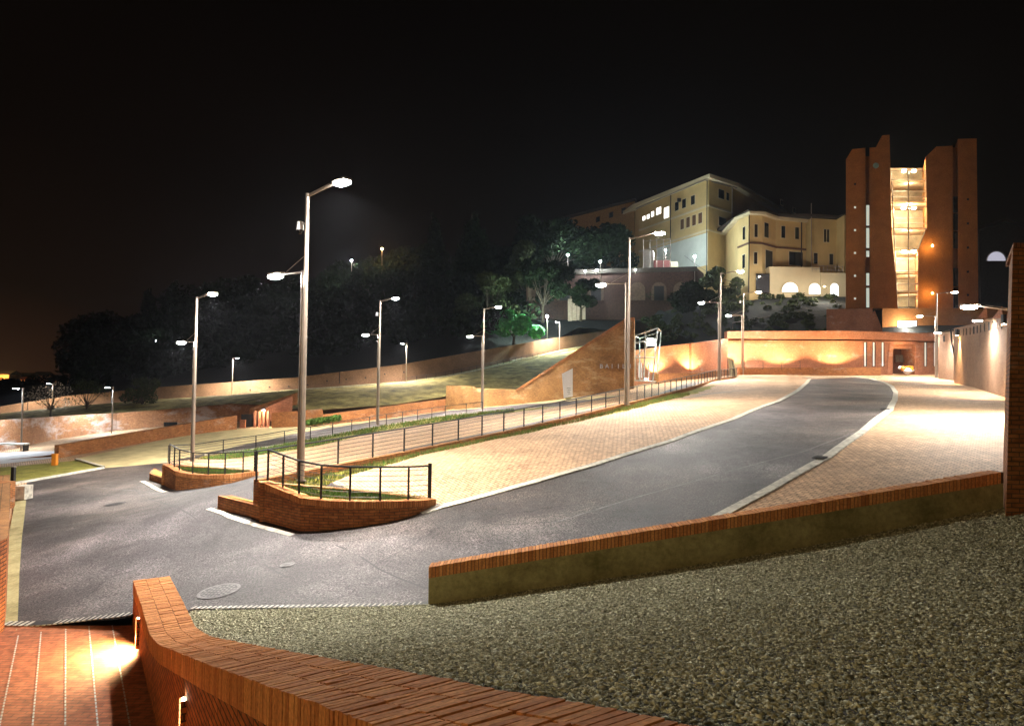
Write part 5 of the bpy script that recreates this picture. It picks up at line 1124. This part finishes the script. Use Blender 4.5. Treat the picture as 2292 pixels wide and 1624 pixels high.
# ================================================================ TREES
def leaves(centers, radii, n, size, flat=.8, hollow=.35):
    c = np.array(centers); r_ = np.array(radii, float); w_ = r_ ** 2; w_ = w_ / w_.sum(); i = rng.choice(len(c), n, p=w_); d = rng.normal(size=(n, 3)); d /= np.linalg.norm(d, axis=1)[:, None]
    p = c[i] + d * (r_[i] * (hollow + (1 - hollow) * rng.random(n) ** .5))[:, None] * [1, 1, flat]
    a = rng.normal(size=(n, 3)); a /= np.linalg.norm(a, axis=1)[:, None]; b = np.cross(a, rng.normal(size=(n, 3))); b /= np.linalg.norm(b, axis=1)[:, None]
    s_ = size * rng.uniform(.5, 1.3, n)[:, None]; V = np.stack([p - a*s_, p + b*s_*.5, p + a*s_, p - b*s_*.5], 1)
    return V.reshape(-1, 3), np.arange(4 * n).reshape(-1, 4)
def tree(name, label, base, h, w_, n, leaf, mat, seed, kind='round', group=None, trunk=.25, cl=14, bark=mat_bark, droop=0):
    rs = random.Random(seed); t = thing(name, label, 'tree', base, group=group); b = Vector([float(c) for c in base]); m_ = MB()
    th = h * (.25 if kind == 'round' else .1)
    top = b + Vector((rs.uniform(-.1,.1)*w_, 0, h*(.55 if kind == 'round' else .95))); m_.path([b - Vector((0,0,.5)), b + Vector((0,0,th)), top], [trunk, trunk*.75, trunk*.2], 7)
    cen = []; rad = []
    for k_ in range(cl):
        if kind == 'round':
            a = rs.uniform(0, 2*PI); r_ = w_ * .5 * math.sqrt(rs.random()); z = th + (h - th) * rs.uniform(.2, .92); r_ *= math.sin(PI * min(.95, max(.1, (z/h)*.9)))**.5
            q = b + Vector((r_*math.cos(a), r_*math.sin(a), z)); rr_ = w_ * rs.uniform(.13, .22); m_.path([b + Vector((0,0,th*rs.uniform(.8,1.4))), b.lerp(q, .6) + Vector((0,0,h*.08)), q], [trunk*.45, trunk*.22, trunk*.06], 5)
        else:
            s_ = (k_ + .5) / cl; z = h * (.06 + .9 * s_); ww = w_ * .5 * (math.sin(PI * min(1, s_*.75+.22))**.8) * (1 - s_*.35); q = b + Vector((rs.uniform(-.15,.15)*w_, rs.uniform(-.15,.15)*w_, z)); rr_ = max(.25, ww)
        cen.append(tuple(q)); rad.append(rr_)
    m_.build('trunk', bark, t); V, Fc = leaves(cen, rad, n, leaf, .8 if kind == 'round' else 1.2); V = V - np.array(b)
    raw_mesh('crown', V, Fc, mat, parent=t); return t
def gp(U, V, Y): return P(U, V, Y)
tree('tree', 'dark leafy tree with a few lit leaves above the bright green bush', P(1090,770,106), 10.5, 8.5, 7000, .3, mat_leafo, 5, cl=20)
tree('tree', 'dark tree hiding the left arches of the arcaded wall', P(1215,715,110), 9, 9, 5000, .35, mat_leafd, 31, cl=15)
tree('tree', 'dark tree in front of the second arch from the left', P(1300,712,112), 6.5, 6, 3500, .35, mat_leafd, 32, cl=12)
tree('tree', 'low dark tree under the right end of the arcaded wall', P(1540,715,112), 5.5, 8, 3500, .35, mat_leafd, 33, cl=12)
tree('shrub_tree', 'bright green bush lit by the cool lamp beside the upper walkway', P(1150,768,102), 4.4, 8.0, 8000, .28, mat_leafg, 6, cl=14)
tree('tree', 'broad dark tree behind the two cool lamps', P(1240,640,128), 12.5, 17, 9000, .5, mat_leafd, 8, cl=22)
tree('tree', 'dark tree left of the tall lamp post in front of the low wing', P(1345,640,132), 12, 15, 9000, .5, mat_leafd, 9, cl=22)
tree('tree', 'dark bushy tree at the foot of the pale building', P(1610,660,116), 4.5, 6, 3000, .3, mat_leafo, 10, cl=10)
tree('tree', 'loose dark tree beside the lamp with two arms', P(1180,700,122), 12, 9, 5000, .4, mat_leafo, 12, cl=14)
tree('cypress', 'tall dark cypress in the middle of the wooded hill', P(965,700,135), 21, 5.5, 7000, .4, mat_leafd, 13, 'cone', cl=16)
tree('cypress', 'broad dark conifer right of the tall cypress', P(1060,700,130), 20, 8, 8000, .45, mat_leafd, 14, 'cone', cl=16)
tree('cypress', 'small cypress rising from the skyline at left', P(331,700,170), 6.5, 3.2, 2000, .35, mat_leafd, 15, 'cone', cl=9)
tree('cypress', 'small cypress right of the other one on the skyline', P(388,690,172), 7.5, 3.5, 2000, .35, mat_leafd, 16, 'cone', cl=9)
tree('cypress', 'dark cypress below the orange hill lamp', P(790,700,150), 11.5, 4, 2500, .4, mat_leafd, 17, 'cone', cl=10)
# three small trees behind the long wall
def wlt(U, V, Y): return P(U, V, Y)
tree('olive_tree', 'rounded olive tree above the long washed wall', wlt(318,925,70), 3.4, 3.6, 3800, .12, mat_leafo, 21, trunk=.13, cl=13)
tree('small_tree', 'nearly bare small tree between the blossoming tree and the olive', wlt(193,930,68), 3.4, 3.8, 900, .10, mat_leafo, 22, trunk=.12, cl=13)
tree('blossom_tree', 'small tree dotted with pale blossoms above the long wall', wlt(113,938,62), 3.3, 3.4, 750, .075, mat_blossom, 23, trunk=.11, cl=13)
# wood on the hill, one dark mass
cen = []; rad = []
SK = [(140,790),(165,725),(230,708),(300,692),(360,665),(420,640),(500,628),(600,632),(700,600),(780,598),(850,570),(930,560),(1000,540),(1060,545),(1120,560),(1180,580)]
for k_ in range(330):
    U = random.uniform(150, 1190); sk = float(np.interp(U, [s_[0] for s_ in SK], [s_[1] for s_ in SK])); lo = float(np.interp(U, [150,650,1190], [850,800,700])); s_ = random.random(); Vc = sk + 14 + (lo - sk - 14) * s_
    Y = 175 - 75 * s_ + random.uniform(-4, 4); r_ = random.uniform(2.0, 4.0) * Y / 150; cen.append(tuple(P(U, Vc, Y))); rad.append(r_)
V, Fc = leaves(cen, rad, 60000, .55, .9, .5)
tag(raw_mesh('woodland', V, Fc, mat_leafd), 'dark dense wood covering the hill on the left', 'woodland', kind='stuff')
cen = []; rad = []
for k_ in range(40): U = random.uniform(1440, 1880); cen.append(tuple(P(U, 655 + random.uniform(-3, 6) + max(0, 1650-U)*.02, 119))); rad.append(random.uniform(.6, 1.3))
V, Fc = leaves(cen, rad, 7000, .3, .8); tag(raw_mesh('hedge', V, Fc, mat_leafo), 'low dark hedge below the arched openings', 'hedge', kind='stuff')
cen = []; rad = []
for k_ in range(150):
    Ux_ = random.uniform(1440, 1880); s_ = random.random(); Yx = 95 + 22 * s_; q = P(Ux_, 700, Yx); zz = max(hz(q[0], q[1]), -5); cen.append((q[0], q[1], zz + .2)); rad.append(random.uniform(.3, .9))
V, Fc = leaves(cen, rad, 9000, .28, .7); tag(raw_mesh('undergrowth', V, Fc, mat_leafo), 'low dark scrub scattered over the slope below the pale buildings', 'undergrowth', kind='stuff')
# ivy / plants around the sunken entrance
cen = [tuple(P(U, 945 - (U-690)*.15, 56.5)) for U in range(690, 760, 6)]; V, Fc = leaves(cen, [.35]*len(cen), 2500, .1); tag(raw_mesh('weeds', V, Fc, mat_grass), 'green weeds spilling over the low middle wall', 'weeds', kind='stuff')

# small details on walls and kerbs
def wall_at(L3, U):                              # point on a sighted wall line at column U
    us = [q[0] for q in L3]; return float(np.interp(U, us, [q[2] for q in L3]))
t = thing('wall_grille', 'small dark grille low in the washed out long wall', 'grille', P(380, 958, 66.6)); m_ = MB(); a, b = P(366,959,wall_at([(262,0,65),(419,0,68)],366)-.06), P(396,944,wall_at([(262,0,65),(419,0,68)],396)-.06)
m_.hexa([(a[0],a[1],a[2]),(b[0],b[1],a[2]),(b[0],b[1]+.1,a[2]),(a[0],a[1]+.1,a[2]),(a[0],a[1],b[2]),(b[0],b[1],b[2]),(b[0],b[1]+.1,b[2]),(a[0],a[1]+.1,b[2])]); m_.build('recess', mat_black, t)
m_ = MB()
for k_ in range(7): q = a + (b - a) * [(k_+.5)/7]*3 if False else np.array([a[0]+(b[0]-a[0])*(k_+.5)/7, a[1]+(b[1]-a[1])*(k_+.5)/7-.03, a[2]]); m_.tube(q, q+[0,0,b[2]-a[2]], .02, n=4)
m_.build('grille_bars', mat_dark, t)
up = [o for o in scene.objects if o.name == 'upper_retaining_wall'][0]
def up_pt(U, dv):                                # dv view units below the wall top
    V_ = float(np.interp(U, [q[0] for q in WT], [q[1] for q in WT])); Y_ = wall_at(WT, U); return P(U, V_ + dv, Y_ - .03)
for U in list(range(560, 1200, 43)):
    m_ = MB(); q = up_pt(U, 17 + (U % 3) * 1.5); m_.box(q, (.16, .08, .16)); m_.build('weep_hole', mat_black, up)
for U in (62, 250, 519, 760, 1005):
    m_ = MB(); a = up_pt(U, 0); b = up_pt(U, 26); m_.box(((a[0]+b[0])/2, a[1]-.0, (a[2]+b[2])/2), (.07, .06, a[2]-b[2])); m_.build('expansion_joint', mat_black, up)
for U_, V_, lb_ in ((1858,1024,'dark gully inlet in the right kerb near the middle of the bend'),(1996,916,'small dark gully inlet in the right kerb further up the bend')):
    q = hit(U_, V_); t = thing('drain_inlet', lb_, 'drain', q); m_ = MB(); m_.box((q[0]-.25,q[1],q[2]+.012), (.7,.35,.02), rz=.9); m_.build('inlet', mat_black, t); m_ = MB()
    for k_ in range(5): m_.box((q[0]-.25-.2*math.cos(.9)+.1*k_*math.cos(.9),q[1]-.2*math.sin(.9)+.1*k_*math.sin(.9),q[2]+.03), (.03,.33,.02), rz=.9)
    m_.build('grate', mat_iron, t)
t = thing('overhead_cable', 'thin cable strung between the pale building and the lamp on the slope', 'cable', P(1532,572,124)); m_ = MB(); A_, B_ = P(1532,572,124), P(1662,636,112)
m_.path([A_ + (B_-A_)*k_/8 - np.array([0,0,.9*math.sin(PI*k_/8)]) for k_ in range(9)], .035, 4); m_.build('wire', mat_cable, t)
# stains on the paving (oil and tyre marks), thin flat patches
mat_stain = plain('oily_stain', (.27,.20,.13), .7, var=.35, sc=2)
for U_, V_, rx, ry, a_, lb_ in ((1595,880,2.6,.35,.5,'long greyish stain on the paving before the bend'),(1545,888,1.7,.5,.7,'broader greyish stain on the paving behind the tall lamp post')):
    q = hit(U_, V_); m_ = MB(); n = 40; rim = []
    for k_ in range(n):
        th_ = 2*PI*k_/n; k2 = 1 + .25*math.sin(3*th_+a_) + .15*math.sin(7*th_) + .1*math.sin(11*th_+2); x = rx*k2*math.cos(th_); y = ry*k2*math.sin(th_); X_ = q[0]+x*math.cos(a_)-y*math.sin(a_); Y_ = q[1]+x*math.sin(a_)+y*math.cos(a_); rim.append((X_, Y_, g1(X_, Y_)+.006))
    for k_ in range(n): m_.face([(q[0], q[1], g1(q[0], q[1])+.006), rim[k_], rim[(k_+1) % n]])
    o = m_.build('paving_stain', mat_stain); tag(o, kind='structure')
# town lights in the distance on the left
TOWN = [(6,838,-1,861,'amber house at the picture edge beyond the far wall',(1,.38,.10),1.6),(48,843,-1,862,'orange lit house second from the left edge',(1,.30,.07),1.2),(86,840,-1,861,'dim orange house with a lit yard in the distance',(1,.34,.08),.8),(118,846,-1,860,'small dark house beside the wood with one lamp',(1,.4,.12),.35)]
for i, (U, V0, _, V1, lb, c, s_) in enumerate(TOWN):
    Y = 330 + i * 14; a = P(U-16, V1, Y); b = P(U+14, V0, Y); t = thing('distant_house', lb, 'house', ((a[0]+b[0])/2, Y, a[2]))
    m_ = MB(); m_.box(((a[0]+b[0])/2, Y+4, a[2]), (b[0]-a[0], 8, b[2]-a[2]), base=True); m_.build('wall', plain('orange_plaster', (.5,.22,.08), .9, var=.5, sc=.3), t)
    m_ = MB(); x0, x1, z = a[0]-.5, b[0]+.5, b[2]; m_.face([(x0,Y-.5,z),(x1,Y-.5,z),(x1,Y+4,z+2),(x0,Y+4,z+2)]); m_.face([(x1,Y+8.5,z),(x0,Y+8.5,z),(x0,Y+4,z+2),(x1,Y+4,z+2)]); m_.face([(x0,Y-.5,z),(x0,Y+4,z+2),(x0,Y+8.5,z)]); m_.face([(x1,Y-.5,z),(x1,Y+8.5,z),(x1,Y+4,z+2)]); m_.build('roof', mat_roof, t)
    for k_ in range(3): m_ = MB(); m_.box((a[0]+1.2+k_*2.2, Y-.03, a[2]+1.8), (.9,.06,1.4)); m_.build('window', emit('town_window', c, s_*3), t)
    point(t, (0, -7, 3.5), 2600*s_, 'warm', .3)
tc_ = []; tr2 = []
for k_ in range(34): U = random.uniform(-20, 150); tc_.append(tuple(P(U, 858 - 10*abs(math.sin(U*.11)) + random.uniform(0,12) , 300))); tr2.append(random.uniform(1.4,3.2))
V, Fc = leaves(tc_, tr2, 5000, .6); tag(raw_mesh('distant_trees', V, Fc, mat_leafd), 'dark tree silhouettes in front of the orange town lights', 'trees', kind='stuff')

# haze: damp night air that shows the lamps' beams
HAZE = 0.00016
if HAZE:
    m_ = MB(); m_.hexa([(-260,-12,-14),(260,-12,-14),(260,420,-14),(-260,420,-14),(-260,-12,46),(260,-12,46),(260,420,46),(-260,420,46)]); hm = N('haze'); t_ = hm.t; t_.nodes.remove(hm.b)
    v = hm.n('ShaderNodeVolumePrincipled'); v.inputs['Density'].default_value = HAZE; v.inputs['Color'].default_value = (.8,.85,1,1); v.inputs['Anisotropy'].default_value = .6; hm.l(v.outputs[0], t_.nodes['Material Output'].inputs['Volume'])
    o = m_.build('haze', hm.m); tag(o, kind='stuff')
for o in scene.objects:
    if '_local' in o: del o['_local']
